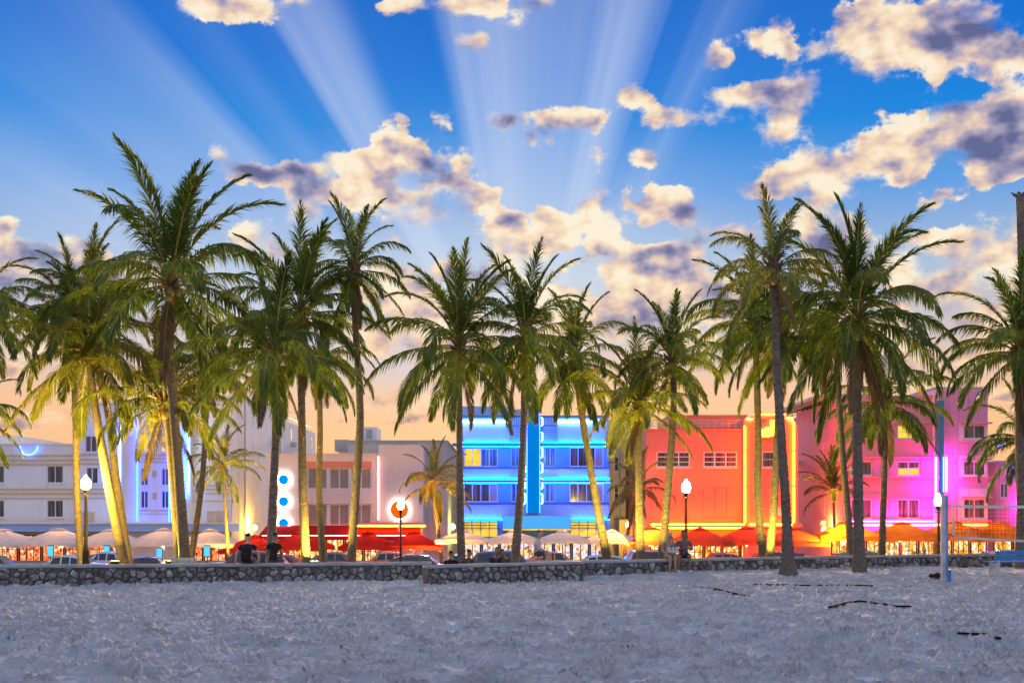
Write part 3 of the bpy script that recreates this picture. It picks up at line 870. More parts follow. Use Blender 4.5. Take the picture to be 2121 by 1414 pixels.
B.neon([(560, 1107.2), (868, 1107.2)], 'n_pink', .03, -3.25)
shopfront(B, 556, 872, 1113, 1168, 'shop', 8, 96.7)
B.box('shop_beam', 553, 1108, 876, 1112.5, M['coral_dark'], -.45, -.25)

# ---- C: blue neon hotel
C = Bld('hotel', 'blue neon lit hotel with tall sign fin and ledges, centre', 1110, 97.0)
bandW = [[(961, 928, 1031, 966), (1059, 926, 1078, 966), (1128, 926, 1151, 966), (1180, 926, 1250, 966)], [(961, 1001, 1031, 1039), (1059, 1000, 1078, 1039), (1128, 1000, 1151, 1039), (1180, 1000, 1250, 1039)]]
C.facade(957, 863, 1262, M['blue_wall'], bandW[0] + bandW[1], back=20)
for r_, row in enumerate(bandW):
    for i, h in enumerate(row):
        if i in (0, 3):
            ps = {(0, 0): ['lit_yellow', 'lit_yellow', 'glass_blue', 'glass_blue'], (0, 3): ['glass_warm', 'glass', 'glass_warm', 'blind']}.get((r_, i), ['glass', 'glass_warm', 'glass', 'blind'])
            C.window(*h, 4, 1, 'glass', 'frame_white', panes=ps)
        else:
            C.window(*h, 2, 1, 'glass_blue', 'pale_blue')
C.box('parapet', 957.5, 866, 1056, 917, M['pale_blue'], -.10, -.003); C.box('parapet', 1154, 866, 1261.5, 917, M['pale_blue'], -.10, -.003)
C.box('parapet', 957.5, 971, 1261.5, 992, M['pale_blue'], -.10, -.003); C.box('parapet', 957.5, 1045, 1261.5, 1076, M['pale_blue'], -.10, -.003)
C.box('roof_coping', 956, 860.5, 1263, 863.2, M['blue_trim'], -.25, .6)
for y0, y1, x0, x1 in ((919, 924, 938, 1272), (993.5, 998.5, 953, 1268)):
    C.box('ledge', x0, y0, x1, y1, M['blue_trim'], -1.0, -.004)
    for xa_, xb_ in ((958, 1086), (1122, 1261)):
        C.neon([(xa_, y0 - 1.6), ((xa_ + xb_) / 2, y0 - 1.6), (xb_, y0 - 1.6)], 'n_cove', .05, -.45)
        C.neon([(xa_, y1 + 1.4), ((xa_ + xb_) / 2, y1 + 1.4), (xb_, y1 + 1.4)], 'n_cove', .035, -.8)
for xa_, xb_ in ((958, 1040), (1182, 1261)):
    C.neon([(xa_, 1075.6), (xb_, 1075.6)], 'n_cove', .05, -.42)
for y in (966.8, 1040.2):
    C.box('sill_band', 957.2, y, 1261.8, y + 2.6, M['blue_trim'], -.22, -.105)
for x0, x1 in ((1057, 1079), (1125, 1153)):
    for k in range(5 if x0 < 1100 else 6):
        w = 4.4
        C.box('flute', x0 + k * w, 864.5, x0 + k * w + 2.6, 880, M['pale_blue'], -.16, -.003)
    for ya, yb, n in ((884, 915, 8), (972, 991, 5), (1046, 1064, 4)):
        for k in range(n):
            y = ya + (yb - ya) * k / n
            C.box('louvre', x0, y, x1, y + (yb - ya) / n * .55, M['pale_blue'], -.2, -.105)
C.box('rear_block', 955, 841, 1060, 900, M['pale_blue'], 0, 8, D=103); C.box('rear_block', 1060.2, 847, 1079, 900, M['beige'], .3, 8, D=103)
for x0, x1 in ((957.5, 1005), (1006.5, 1055), (1156, 1205), (1207, 1250)):
    C.neon([(x0, 873.5), (x1, 873.5)], 'n_cyan', .13, -.26)
sg = C.box('sign_fin', 1090, 858, 1118, 1063, M['blue_wall'], -1.6, -.12)
C.box('fin_cap', 1089, 850, 1119, 858, M['pale_blue'], -1.7, -.1, parent=sg)
C.box('sign_face', 1092.5, 860, 1115.5, 1062, M['tower_glow'], -1.64, -1.603, parent=sg)
for px in (1091, 1117):
    C.neon([(px, 859), (px, 960), (px, 1062)], 'n_deep', .03, -1.66)
for px in (1086.5, 1121.5):
    for y0, y1 in ((866, 883), (896, 914), (927, 948), (959, 979), (991, 1012), (1022, 1043)):
        C.neon([(px - 1.6, y0), (px + 1.6, y0 + 1), (px + 1.6, y1 - 1), (px - 1.6, y1)], 'n_cyan', .045, -.7)
mq = C.box('marquee', 1041, 1067, 1179, 1094, M['pale_blue'], -3.0, -.14)
C.box('marquee_face', 1043, 1068.5, 1177, 1092.5, M['marquee_blue'], -3.05, -3.003, parent=mq)
C.box('marquee_soffit', 1042, 1094.2, 1178, 1097, M['lit_yellow'], -2.8, -.3, parent=mq)
for x0, x1 in ((961, 1031), (1181, 1252)):
    C.window(x0, 1079, x1, 1112, 4, 2, 'lit_yellow', 'frame_grey', inset=-.2, bar=.06, sill=False, name='terrace_window')
    railing(C, x0 - 1, x1 + 1, 1076, 1098, 97.0, -.9, 4, 4, 'dark_metal')
shopfront(C, 960, 1258, 1120, 1168, 'shop_mix', 8, 96.6)
C.box('entrance_lintel', 1042, 1098, 1180, 1112, M['blue_trim'], -.3, -.1)

# ---- D: beige blocks set back between the blue and the coral hotels
Dd = Bld('beige_building', 'plain beige apartment block set back beside the blue hotel', 1300, 112.0)
Dd.facade(1256, 912, 1296, M['beige'], [(1272, 945, 1282, 975), (1272, 1005, 1282, 1035)], back=14)
Dd.window(1272, 945, 1282, 975, 1, 2); Dd.window(1272, 1005, 1282, 1035, 1, 2)
for px in (1262, 1284):
    o = MB().tube([P(px, 925, 111.9), P(px, 1090, 111.9)], .09, 8).build('drainpipe', M['frame_grey'], Dd.root)
Dd.box('roof_slab', 1252, 908, 1298, 912, M['grey_trim'], -.6, 10)
D2 = Bld('cream_building', 'tall cream apartment block behind the coconut palms by the coral hotel', 1315, 120.0)
D2.facade(1290, 880, 1348, M['white_wall'], [(1300, 935, 1308, 965), (1300, 1000, 1308, 1030)], back=14)
D2.window(1300, 935, 1308, 965, 1, 2); D2.window(1300, 1000, 1308, 1030, 1, 2)
D2.box('roof_slab', 1288, 876, 1350, 880, M['white_wall'], -.4, 10)
D2.box('garden_wall', 1262, 1075, 1345, 1120, M['yellow_wall'], -11, -10.6, ground=True)

# ---- E: coral hotel with red and orange neon
E = Bld('hotel', 'coral hotel washed in red neon with a lit sign bay', 1480, 98.0)
wE = [(1360, 935, 1429, 967), (1457, 935, 1527, 967)]
E.facade(1338, 891, 1541, M['coral_wall'], wE, back=18)
for h in wE: E.window(*h, 3, 3, 'glass_warm', 'frame_white', bar=.09)
E.box('roof_coping', 1337, 888, 1541, 891, M['coral_wall'], -.15, .5)
railing(E, 1338, 1540, 870, 888, 98.0, .2, 3, 14)
E.box('penthouse', 1385, 859, 1548, 890, M['coral_dark'], 0, 8, D=103)
for x0, x1 in ((1382, 1433), (1457, 1528)):
    n = 3
    for i in range(n):
        w = (x1 - x0) / n
        sp_ = E.box('shutter', x0 + i * w + .8, 1013, x0 + (i + 1) * w - .8, 1064, M['coral_wall'], -.09, -.003)
        E.box('shutter_rail', x0 + i * w + 1.5, 1028, x0 + (i + 1) * w - 1.5, 1029.4, M['coral_dark'], -.115, -.092, parent=sp_)
E.box('moulding', 1338, 1071, 1540, 1074, M['coral_dark'], -.1, -.003)
E.box('cornice', 1338, 1087, 1655, 1090.5, M['coral_wall'], -1.5, -.01)
wB = [(1579, 935, 1627, 967), (1611, 1050, 1626, 1067)]
E.facade(1541.5, 868, 1642, M['coral_dark'], wB, D=97.0, back=12, name='bay_wall')
E.window(*wB[0], 2, 2, 'glass_warm', 'frame_white', D=97.0); E.window(*wB[1], 3, 1, 'lit_yellow', 'frame_white', D=97.0, sill=False)
E.box('stepped_parapet', 1560, 860, 1627, 868, M['coral_dark'], 0, 6, D=97.0)
E.box('shutter', 1579, 1009, 1609, 1066, M['coral_wall'], -.09, -.003, D=97.0)
E.facade(1642.5, 880, 1652, M['coral_wall'], [], back=10, name='end_wall')
for px, y0, y1 in ((1541.5, 882, 932), (1541.5, 935, 1005), (1541.5, 1008, 1082), (1643, 874, 932), (1643, 935, 1005), (1643, 1008, 1082)):
    E.neon([(px, y0), (px, y1)], 'n_orange', .085, -.22, 97.0)
E.neon([(1561, 858.5), (1626, 858.5)], 'n_orange', .06, -.15, 97.0); E.neon([(1545, 867), (1559, 867)], 'n_red', .06, -.15, 97.0); E.neon([(1628, 866.5), (1641, 866.5), (1641, 873)], 'n_red', .06, -.15, 97.0)
sgn = E.box('sign_panel', 1570, 868, 1628, 907, M['coral_dark'], -.2, -.05, D=97.0)
for k, (h0, h1) in enumerate(((890, 905), (889, 905), (886, 905), (885, 904), (870, 902), (871, 902), (870, 901), (872, 901), (871, 900))):
    x = 1574 + k * 5.6
    E.neon([(x, h0), (x, h1)], 'n_gold', .085, -.28, 97.0, parent=sgn, name='lit_letter')
E.neon([(1345, 1085.6), (1400, 1085.6), (1535, 1085.6)], 'n_red', .06, -1.3); E.neon([(1548, 1085.6), (1636, 1085.6)], 'n_red', .06, -.9, 97.0); E.neon([(1345, 1092.5), (1535, 1092.5)], 'n_red', .05, -1.0)
shopfront(E, 1345, 1645, 1118, 1168, 'shop_orange', 8, 97.6)

# ---- G: rose hotel with magenta neon
G = Bld('hotel', 'rose pink hotel with magenta neon pylon and tiled corner, right', 1900, 98.0)
rows = [(880, 908), (955, 984), (1033, 1073)]
hG = [(x0, y0, x1, y1) for (y0, y1) in rows for (x0, x1) in ((1762, 1806), (1859, 1905))]
G.facade(1746, 822, 1934, M['rose_wall'], hG, back=16)
for i, h in enumerate(hG):
    lit = {1: ['lit_yellow'] * 4, 3: ['lit_yellow', 'lit_yellow', 'glass_warm', 'glass_warm']}.get(i)
    G.window(*h, 2, 2 if lit else 1, 'glass_warm', 'frame_white', panes=lit)
G.box('roof_coping', 1745, 818.5, 1934, 822, M['grey_trim'], -.15, .5)
for y in (873, 909.5, 946, 986.5, 1026, 1075):
    G.box('eyebrow', 1746.5, y, 1933, y + 3, M['rose_wall'] if y != 873 and y != 909.5 else M['grey_trim'], -.35, -.003)
for y0, y1 in ((949.5, 986), (1029.5, 1074.5)):           # tile bands beside the windows
    for xa_, xb_ in ((1808, 1857), (1907, 1932)):
        n = max(1, int((xb_ - xa_) / 15)); w = (xb_ - xa_) / n
        for i in range(n):
            for j in range(2):
                hh = (y1 - y0) / 2
                G.box('tile', xa_ + i * w + .5, y0 + j * hh + .5, xa_ + (i + 1) * w - .5, y0 + (j + 1) * hh - .5, M['rose_tile'], -.05, -.003)
hT = [(1996, y0, 2041, y1) for y0, y1 in rows]
G.facade(1934.5, 806, 2046, M['grout'], hT, D=97.6, back=15, name='tiled_corner')
for h in hT: G.window(*h, 2, 1, 'glass_warm', 'frame_white', D=97.6)
G.box('roof_slab', 1932, 802, 2049, 806, M['grey_trim'], -.4, 15)
for i in range(5):
    for j in range(12):
        x0 = 1945 + i * 20.2; y0 = 808 + j * 22.6
        x1, y1 = x0 + 19.4, y0 + 21.8
        if x1 > 1992 and any(y0 < b_ + 4 and y1 > a_ - 4 for a_, b_ in rows): continue
        G.box('tile', x0, y0, x1, y1, M['rose_tile'], -.05, -.003, D=97.6)
for y0, y1 in rows:
    G.box('eyebrow', 1990, y0 - 5, 2050, y0 - 2, M['rose_wall'], -.6, -.06, D=97.6)
    G.box('eyebrow', 1988, y1 + 3.5, 2048, y1 + 6, M['rose_wall'], -.5, -.06, D=97.6)
py_ = G.box('pylon', 1933, 832, 1943.5, 1062, M['teal'], -1.3, -.45)
G.neon([(1944.6, 946), (1944.6, 1021)], 'n_magenta', .07, -1.0, parent=py_); G.neon([(1946.8, 948), (1946.8, 1018)], 'n_cyan', .05, -1.45, parent=py_); G.neon([(1941.5, 948), (1941.5, 1018)], 'n_deep', .04, -1.36, parent=py_)
G.neon([(1931.3, 948), (1931.3, 1035)], 'n_magenta', .06, -.8, parent=py_)
xl_ = WX(1746, 98.0) - .04
wg = [(111.8, 8.2, .9, 1.5), (108.2, 8.9, .7, .8), (103.8, 8.0, .8, .8), (111.8, 5.9, .8, .8), (108.2, 3.2, .5, 1.0), (103.2, 3.1, .9, 2.0), (111.8, 2.7, .9, 1.8)]
flank(G, xl_, 98.0, 118.0, 11.5, M['rose_wall'], wg, -1, 'glass_warm')
for yc, z in ((111.6, 7.0), (111.6, 1.3), (103.4, 1.4)):
    mb = MB(); mb.box(xl_ - .45, xl_ - .01, yc - .35, yc + .35, z - .25, z + .25); mb.build('air_conditioner', M['grey_trim'], G.root, bevel=.03)
mb = MB(); mb.box(xl_ - 1.2, xl_ + 5, 101, 117, 12.2, 12.45); mb.build('roof_canopy', M['beige'], G.root)
mb = MB()
for k in range(9): mb.tube([(xl_ + .1, 100 + k * 2, 11.5), (xl_ + .1, 100 + k * 2, 12.2)], .03, 5)
for z in (11.85, 12.15): mb.tube([(xl_ + .1, 99.5, z), (xl_ + .1, 117, z)], .03, 5)
mb.build('roof_railing', M['dark_metal'], G.root)
MB().lathe([(.02, 0), (.2, .02), (.24, .2), (.2, .38), (.05, .42)], 12, P(1909, 815, 99)).build('warning_lamp', M['orange_disc'], G.root)
shopfront(G, 1720, 2044, 1112, 1168, 'shop_orange', 9, 96.9)
G.neon([(1752, 1079), (1930, 1079)], 'n_magenta', .04, -.5); G.neon([(1750, 1086), (1850, 1086), (2040, 1086)], 'n_orange', .07, -2.2)

# ---- H: peach building running out of frame
Hh = Bld('peach_building', 'peach building with pink and blue neon lines at right edge', 2150, 103.0)
wh = [(2096, 1028, 2108, 1062)]
Hh.facade(2062, 958, 2330, M['rose_wall'], [(2072, 1000, 2088, 1030), (2112, 1000, 2140, 1030)], back=16)
Hh.window(2072, 1000, 2088, 1030, 2, 1, 'glass_warm'); Hh.window(2112, 1000, 2140, 1030, 2, 1, 'glass_warm')
Hh.box('roof_slab', 2058, 954, 2332, 958, M['grey_trim'], -.4, 10)
for y in (968, 974, 980): Hh.neon([(2094, y), (2118, y)], 'n_deep', .05, -.3)
for y in (1038, 1046, 1054): Hh.neon([(2104, y), (2140, y)], 'n_magenta', .03, -.3)
Hh.neon([(2036, 929), (2052, 924)], 'n_deep', .05, -3)
shopfront(Hh, 2056, 2300, 1115, 1168, 'shop_orange', 6, 102.8)

# ------------------------------------------------------------------ coral-stone garden walls
def clip_poly(poly, nx, ny, d):      # keep nx*x+ny*y <= d
    out = []
    for i in range(len(poly)):
        a, b = poly[i], poly[(i + 1) % len(poly)]
        da, db = nx * a[0] + ny * a[1] - d, nx * b[0] + ny * b[1] - d
        if da <= 0: out.append(a)
        if da * db < 0:
            t = da / (da - db); out.append((a[0] + (b[0] - a[0]) * t, a[1] + (b[1] - a[1]) * t))
    return out

def stone_wall(label, path, heights, base_z, thick, cell, seed, capends=(True, True)):
    """path: ground points (x,y) of the front face left to right"""
    rnd = random.Random(seed)
    pts = [Vector((p[0], p[1], 0)) for p in path]
    seg = [0]
    for a, b in zip(pts[:-1], pts[1:]): seg.append(seg[-1] + (b - a).length)
    Ltot = seg[-1]
    def at(u, arr=None):
        u = min(max(u, 0), Ltot)
        for i in range(len(seg) - 1):
            if u <= seg[i + 1] + 1e-9:
                t = (u - seg[i]) / (seg[i + 1] - seg[i]); break
        if arr is not None: return arr[i] * (1 - t) + arr[i + 1] * t
        p = pts[i].lerp(pts[i + 1], t)
        d = (pts[i + 1] - pts[i]).normalized()
        return p, Vector((d.y, -d.x, 0))
    mid = at(Ltot / 2)[0]
    root = thing('stone_wall', label, 'wall', (mid.x, mid.y, at(Ltot / 2, base_z)), group='low coral stone walls')
    n = max(4, int(Ltot / .8))
    mb = MB(); cp = MB()
    prof = [(.0, -.5), (.0, 0)]
    rows_b, rows_c = [], []
    for k in range(n + 1):
        u = Ltot * k / n
        p, nn = at(u); h = at(u, heights)
        jit = rnd.uniform(-.012, .012)
        zt = at(u, base_z) + h - .07
        zb = at(u, base_z) - .5
        rows_b.append([Vector((p.x, p.y, zb)), Vector((p.x, p.y, zt)), Vector((p.x, p.y, zt)) - nn * thick, Vector((p.x, p.y, zb)) - nn * thick])
        c = [(-.045, -.02), (-.05, .02), (-.02, .065 + jit), (thick * .5, .08 + jit), (thick + .02, .065 + jit), (thick + .05, .02), (thick + .045, -.02)]
        rows_c.append([Vector((p.x, p.y, zt + dz)) - nn * dd for dd, dz in c])
    def skin(mbx, rr):
        b0 = len(mbx.v); m_ = len(rr[0])
        for r_ in rr: mbx.v += r_
        for k in range(len(rr) - 1):
            for j in range(m_):
                j2 = (j + 1) % m_
                mbx.face((b0 + k * m_ + j, b0 + (k + 1) * m_ + j, b0 + (k + 1) * m_ + j2, b0 + k * m_ + j2))
        mbx.face(tuple(b0 + j for j in range(m_))); mbx.face(tuple(b0 + (len(rr) - 1) * m_ + j for j in reversed(range(m_))))
    skin(mb, rows_b); skin(cp, rows_c)
    mb.build('wall_core', M['mortar'], root); cp.build('coping', M['cap'], root, smooth=True)
    # stones: jittered Voronoi cells in (u, v)
    hm = max(heights); nv = max(2, round(hm / (cell * .9)))
    sites = []
    nu = int(Ltot / cell)
    for j in range(nv):
        for i in range(nu):
            u = (i + .5 + .5 * (j % 2) + rnd.uniform(-.55, .55)) * Ltot / nu
            v = (j + .5 + rnd.uniform(-.45, .45)) * (hm - .06) / nv
            if 0 < u < Ltot: sites.append((u, v))
    for i, (u, v) in enumerate(sites):
        hh = at(u, heights) - .085
        if v > hh: continue
        poly = [(max(0.0, u - cell), -.04), (min(Ltot, u + cell), -.04), (min(Ltot, u + cell), hh), (max(0.0, u - cell), hh)]
        for k, (u2, v2) in enumerate(sites):
            if k == i or abs(u2 - u) > 2.5 * cell: continue
            dx, dy = u2 - u, v2 - v
            poly = clip_poly(poly, dx, dy, dx * (u + u2) / 2 + dy * (v + v2) / 2)
            if len(poly) < 3: break
        if len(poly) < 3: continue
        # round the outline by resampling
        cu, cv = sum(p[0] for p in poly) / len(poly), sum(p[1] for p in poly) / len(poly)
        ring = []
        for k in range(len(poly)):
            a, b = poly[k], poly[(k + 1) % len(poly)]
            ring.append((a[0] * .82 + b[0] * .18 + rnd.uniform(-.014, .014), a[1] * .82 + b[1] * .18 + rnd.uniform(-.014, .014))); ring.append((a[0] * .3 + b[0] * .7 + rnd.uniform(-.014, .014), a[1] * .3 + b[1] * .7 + rnd.uniform(-.014, .014)))
        sh = MB(); nr = len(ring); b0 = 0
        g_ = rnd.uniform(.78, .92); pr_ = rnd.uniform(.035, .085)
        for sc_, h_ in ((1.0, -.03), (.97, pr_ * .55), (.72, pr_), (.3, pr_ * 1.15)):
            for (a, b) in ring:
                jx = rnd.uniform(-.012, .012); jh = rnd.uniform(-.012, .012) if h_ > 0 else 0
                uu, vv = cu + (a - cu) * g_ * sc_ + jx, cv + (b - cv) * g_ * sc_ + rnd.uniform(-.01, .01)
                p, nn = at(uu)
                sh.v.append(Vector((p.x, p.y, at(uu, base_z) + vv)) + nn * (h_ + jh))
        for q in range(3):
            for k in range(nr):
                k2 = (k + 1) % nr
                sh.face((q * nr + k, q * nr + k2, (q + 1) * nr + k2, (q + 1) * nr + k))
        sh.face(tuple(3 * nr + k for k in range(nr)))
        sh.build('stone', STONES[rnd.randrange(len(STONES))], root)
    return root

STONES = [mat('coral_stone_a', (.33, .305, .27), .95, var=.6, vscale=6, bump=1.0, bscale=18), mat('coral_stone_b', (.21, .19, .165), .95, var=.65, vscale=8, bump=1.0, bscale=22),
          mat('coral_stone_c', (.43, .41, .365), .95, var=.5, vscale=7, bump=1.0, bscale=20), mat('coral_stone_d', (.26, .25, .23), .95, var=.65, vscale=9, bump=1.0, bscale=24)]
def gp(px, D): return (WX(px, D), D)
stone_wall('long stone wall at left, ending in front of the blush building', [gp(-160, 32.3), gp(0, 32.9), gp(240, 33.8), gp(480, 34.9), gp(760, 36.4), gp(893, 36.5)], [.62, .61, .59, .57, .54, .55], [0] * 6, .42, .235, 11)
stone_wall('short stone wall piece standing forward in the middle', [gp(885, 33.6), gp(1000, 34.2), gp(1208, 35.6)], [.58, .59, .62], [-.01, 0, 0], .42, .235, 12)
stone_wall('stone wall on the right, where the couple sits', [gp(1120, 36.2), gp(1240, 36.6), gp(1400, 38.0), gp(1500, 38.9), gp(1780, 41.3), gp(2030, 43.0), gp(2400, 45.0)], [.48, .47, .43, .44, .46, .42, .4], [.12, .13, .17, .16, .14, .18, .2], .42, .225, 13)

# ------------------------------------------------------------------ coconut palms
def leaf_mat(name, c1, c2, trans=.35):
    m = bpy.data.materials.new(name); m.use_nodes = True
    N, L = m.node_tree.nodes, m.node_tree.links
    N.clear()
    oi = N.new('ShaderNodeObjectInfo')
    t = N.new('ShaderNodeTexCoord')
    n = N.new('ShaderNodeTexNoise'); n.inputs['Scale'].default_value = 1.3; n.inputs['Detail'].default_value = 4; L.new(t.outputs['Object'], n.inputs['Vector'])
    ad = N.new('ShaderNodeMath'); ad.operation = 'MULTIPLY_ADD'; L.new(oi.outputs['Random'], ad.inputs[0]); ad.inputs[1].default_value = .55; L.new(n.outputs[0], ad.inputs[2])
    sb = N.new('ShaderNodeMath'); sb.operation = 'SUBTRACT'; L.new(ad.outputs[0], sb.inputs[0]); sb.inputs[1].default_value = .28
    r = N.new('ShaderNodeValToRGB'); e = r.color_ramp.elements
    e[0].position = .2; e[0].color = (*c1, 1); e[1].position = .8; e[1].color = (*c2, 1)
    L.new(sb.outputs[0], r.inputs[0])
    b = N.new('ShaderNodeBsdfPrincipled'); b.inputs['Roughness'].default_value = .45; b.inputs['Specular IOR Level'].default_value = .3; L.new(r.outputs[0], b.inputs['Base Color'])
    tr = N.new('ShaderNodeBsdfTranslucent'); L.new(r.outputs[0], tr.inputs[0])
    mx = N.new('ShaderNodeMixShader'); mx.inputs[0].default_value = trans
    L.new(b.outputs[0], mx.inputs[1]); L.new(tr.outputs[0], mx.inputs[2])
    o = N.new('ShaderNodeOutputMaterial'); L.new(mx.outputs[0], o.inputs[0])
    return m
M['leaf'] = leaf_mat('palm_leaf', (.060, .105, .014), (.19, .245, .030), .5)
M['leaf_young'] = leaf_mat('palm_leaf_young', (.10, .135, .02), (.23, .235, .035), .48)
M['leaf_dead'] = leaf_mat('palm_leaf_dry', (.11, .07, .03), (.22, .15, .07), .2)
M['rachis'] = mat('palm_rachis', (.26, .22, .06), .5, var=.2)

def bark_mat():
    m = bpy.data.materials.new('palm_bark'); m.use_nodes = True
    N, L = m.node_tree.nodes, m.node_tree.links
    b = N['Principled BSDF']; b.inputs['Roughness'].default_value = .9; b.inputs['Specular IOR Level'].default_value = .2
    t = N.new('ShaderNodeTexCoord')
    mp = N.new('ShaderNodeMapping'); mp.inputs['Scale'].default_value = (2.5, 2.5, 6); L.new(t.outputs['Object'], mp.inputs[0])
    n = N.new('ShaderNodeTexNoise'); n.inputs['Scale'].default_value = 2.2; n.inputs['Detail'].default_value = 8; n.inputs['Roughness'].default_value = .7; L.new(mp.outputs[0], n.inputs['Vector'])
    r = N.new('ShaderNodeValToRGB'); e = r.color_ramp.elements
    e[0].position = .3; e[0].color = (.07, .055, .045, 1); e[1].position = .72; e[1].color = (.25, .21, .17, 1)
    L.new(n.outputs[0], r.inputs[0]); L.new(r.outputs[0], b.inputs['Base Color'])
    bp = N.new('ShaderNodeBump'); bp.inputs['Strength'].default_value = .8; bp.inputs['Distance'].default_value = .03; L.new(n.outputs[0], bp.inputs['Height']); L.new(bp.outputs[0], b.inputs['Normal'])
    return m
M['bark'] = bark_mat()
M['fibre'] = mat('palm_fibre', (.16, .10, .055), .95, var=.5, vscale=8, bump=1.0, bscale=20)
M['coconut'] = mat('coconut_husk', (.22, .17, .05), .6, var=.3, vscale=3)

def frond_mesh(e_deg, droop, seed, L=5.0, twist=0.0, lag=.0, N=82):
    rnd = random.Random(seed)
    ns = 22; pts = [Vector((0, 0, 0))]; tans = []
    side = rnd.uniform(-.10, .10)
    for k in range(ns):
        t = (k + .5) / ns
        a = R(e_deg - droop * t ** 1.5)
        d = Vector((math.cos(a), side * t * 1.4, math.sin(a))).normalized()
        tans.append(d); pts.append(pts[-1] + d * (L / ns))
    tans.append(tans[-1])
    mb = MB(); mb.cur = 1
    rad = [(.055 if k < 2 else .040) * (1 - k / (ns + 1)) ** .8 + .006 for k in range(ns + 1)]
    mb.tube(pts, rad, 5, cap=False)
    mb.cur = 0
    for s in (-1, 1):
        for i in range(N):
            t = .13 + .86 * (i + rnd.uniform(-.35, .35)) / (N - 1)
            t = min(max(t, .12), .995)
            f = t * ns; k = min(int(f), ns - 1)
            p = pts[k].lerp(pts[k + 1], f - k); T = tans[k]
            S = Vector((-T.y, T.x, 0)).normalized() if abs(T.z) < .97 else Vector((0, 1, 0))
            S = Vector((0, 1, 0)) * .8 + S * .2
            Nn = T.cross(S).normalized()
            if Nn.z < 0 and e_deg < 70: Nn = -Nn
            A = R(28 + 42 * t + rnd.uniform(-9, 9) + (14 if e_deg > 60 else 0))
            l = L * .235 * (math.sin(PI * (.10 + .84 * t)) ** .65) * rnd.uniform(.82, 1.12) * (.82 if e_deg > 60 else 1.0)
            if t > .93: l *= .75
            g1 = rnd.uniform(.10, .45) if e_deg > 55 else rnd.uniform(.45, 1.15)
            d = (S * s * math.cos(A) + T * math.sin(A) + Nn * .22 + Vector((0, 0, -g1 * .6))).normalized()
            d2 = (d + Vector((0, 0, -g1 * 1.5)) + Vector((0, lag, 0))).normalized()
            p1 = p + d * l * .5; p2 = p1 + d2 * l * .5
            W = (T - d * T.dot(d))
            W = (W.normalized() if W.length > .05 else Nn) * math.cos(rnd.uniform(-.6, .6)) + Nn * math.sin(rnd.uniform(-.7, .7))
            w = .030 * L / 5.0 * rnd.uniform(.8, 1.25)
            n = len(mb.v)
            mb.v += [p - W * w * .5, p + W * w * .5, p1 + W * w, p1 - W * w, p2]
            mb.face((n, n + 1, n + 2, n + 3)); mb.face((n + 3, n + 2, n + 4))
    me = bpy.data.meshes.new('frond')
    me.from_pydata([tuple(v) for v in mb.v], [], mb.f)
    me.materials.append(M['leaf']); me.materials.append(M['rachis'])
    me.polygons.foreach_set('material_index', mb.mi); me.update()
    return me

ELEV = [(85, 26), (77, 46), (66, 72), (52, 90), (36, 96), (20, 96), (4, 84), (-14, 62), (-36, 42), (-60, 20)]
FR = [[frond_mesh(e, d * k, 100 * i + j) for j, k in enumerate((.85, 1.0, 1.2))] for i, (e, d) in enumerate(ELEV)]
bm_ = bmesh.new(); bmesh.ops.create_icosphere(bm_, subdivisions=2, radius=.13)
for v in bm_.verts: v.co.z *= 1.2
COCO = bpy.data.meshes.new('coconut'); bm_.to_mesh(COCO); bm_.free(); COCO.materials.append(M['coconut'])

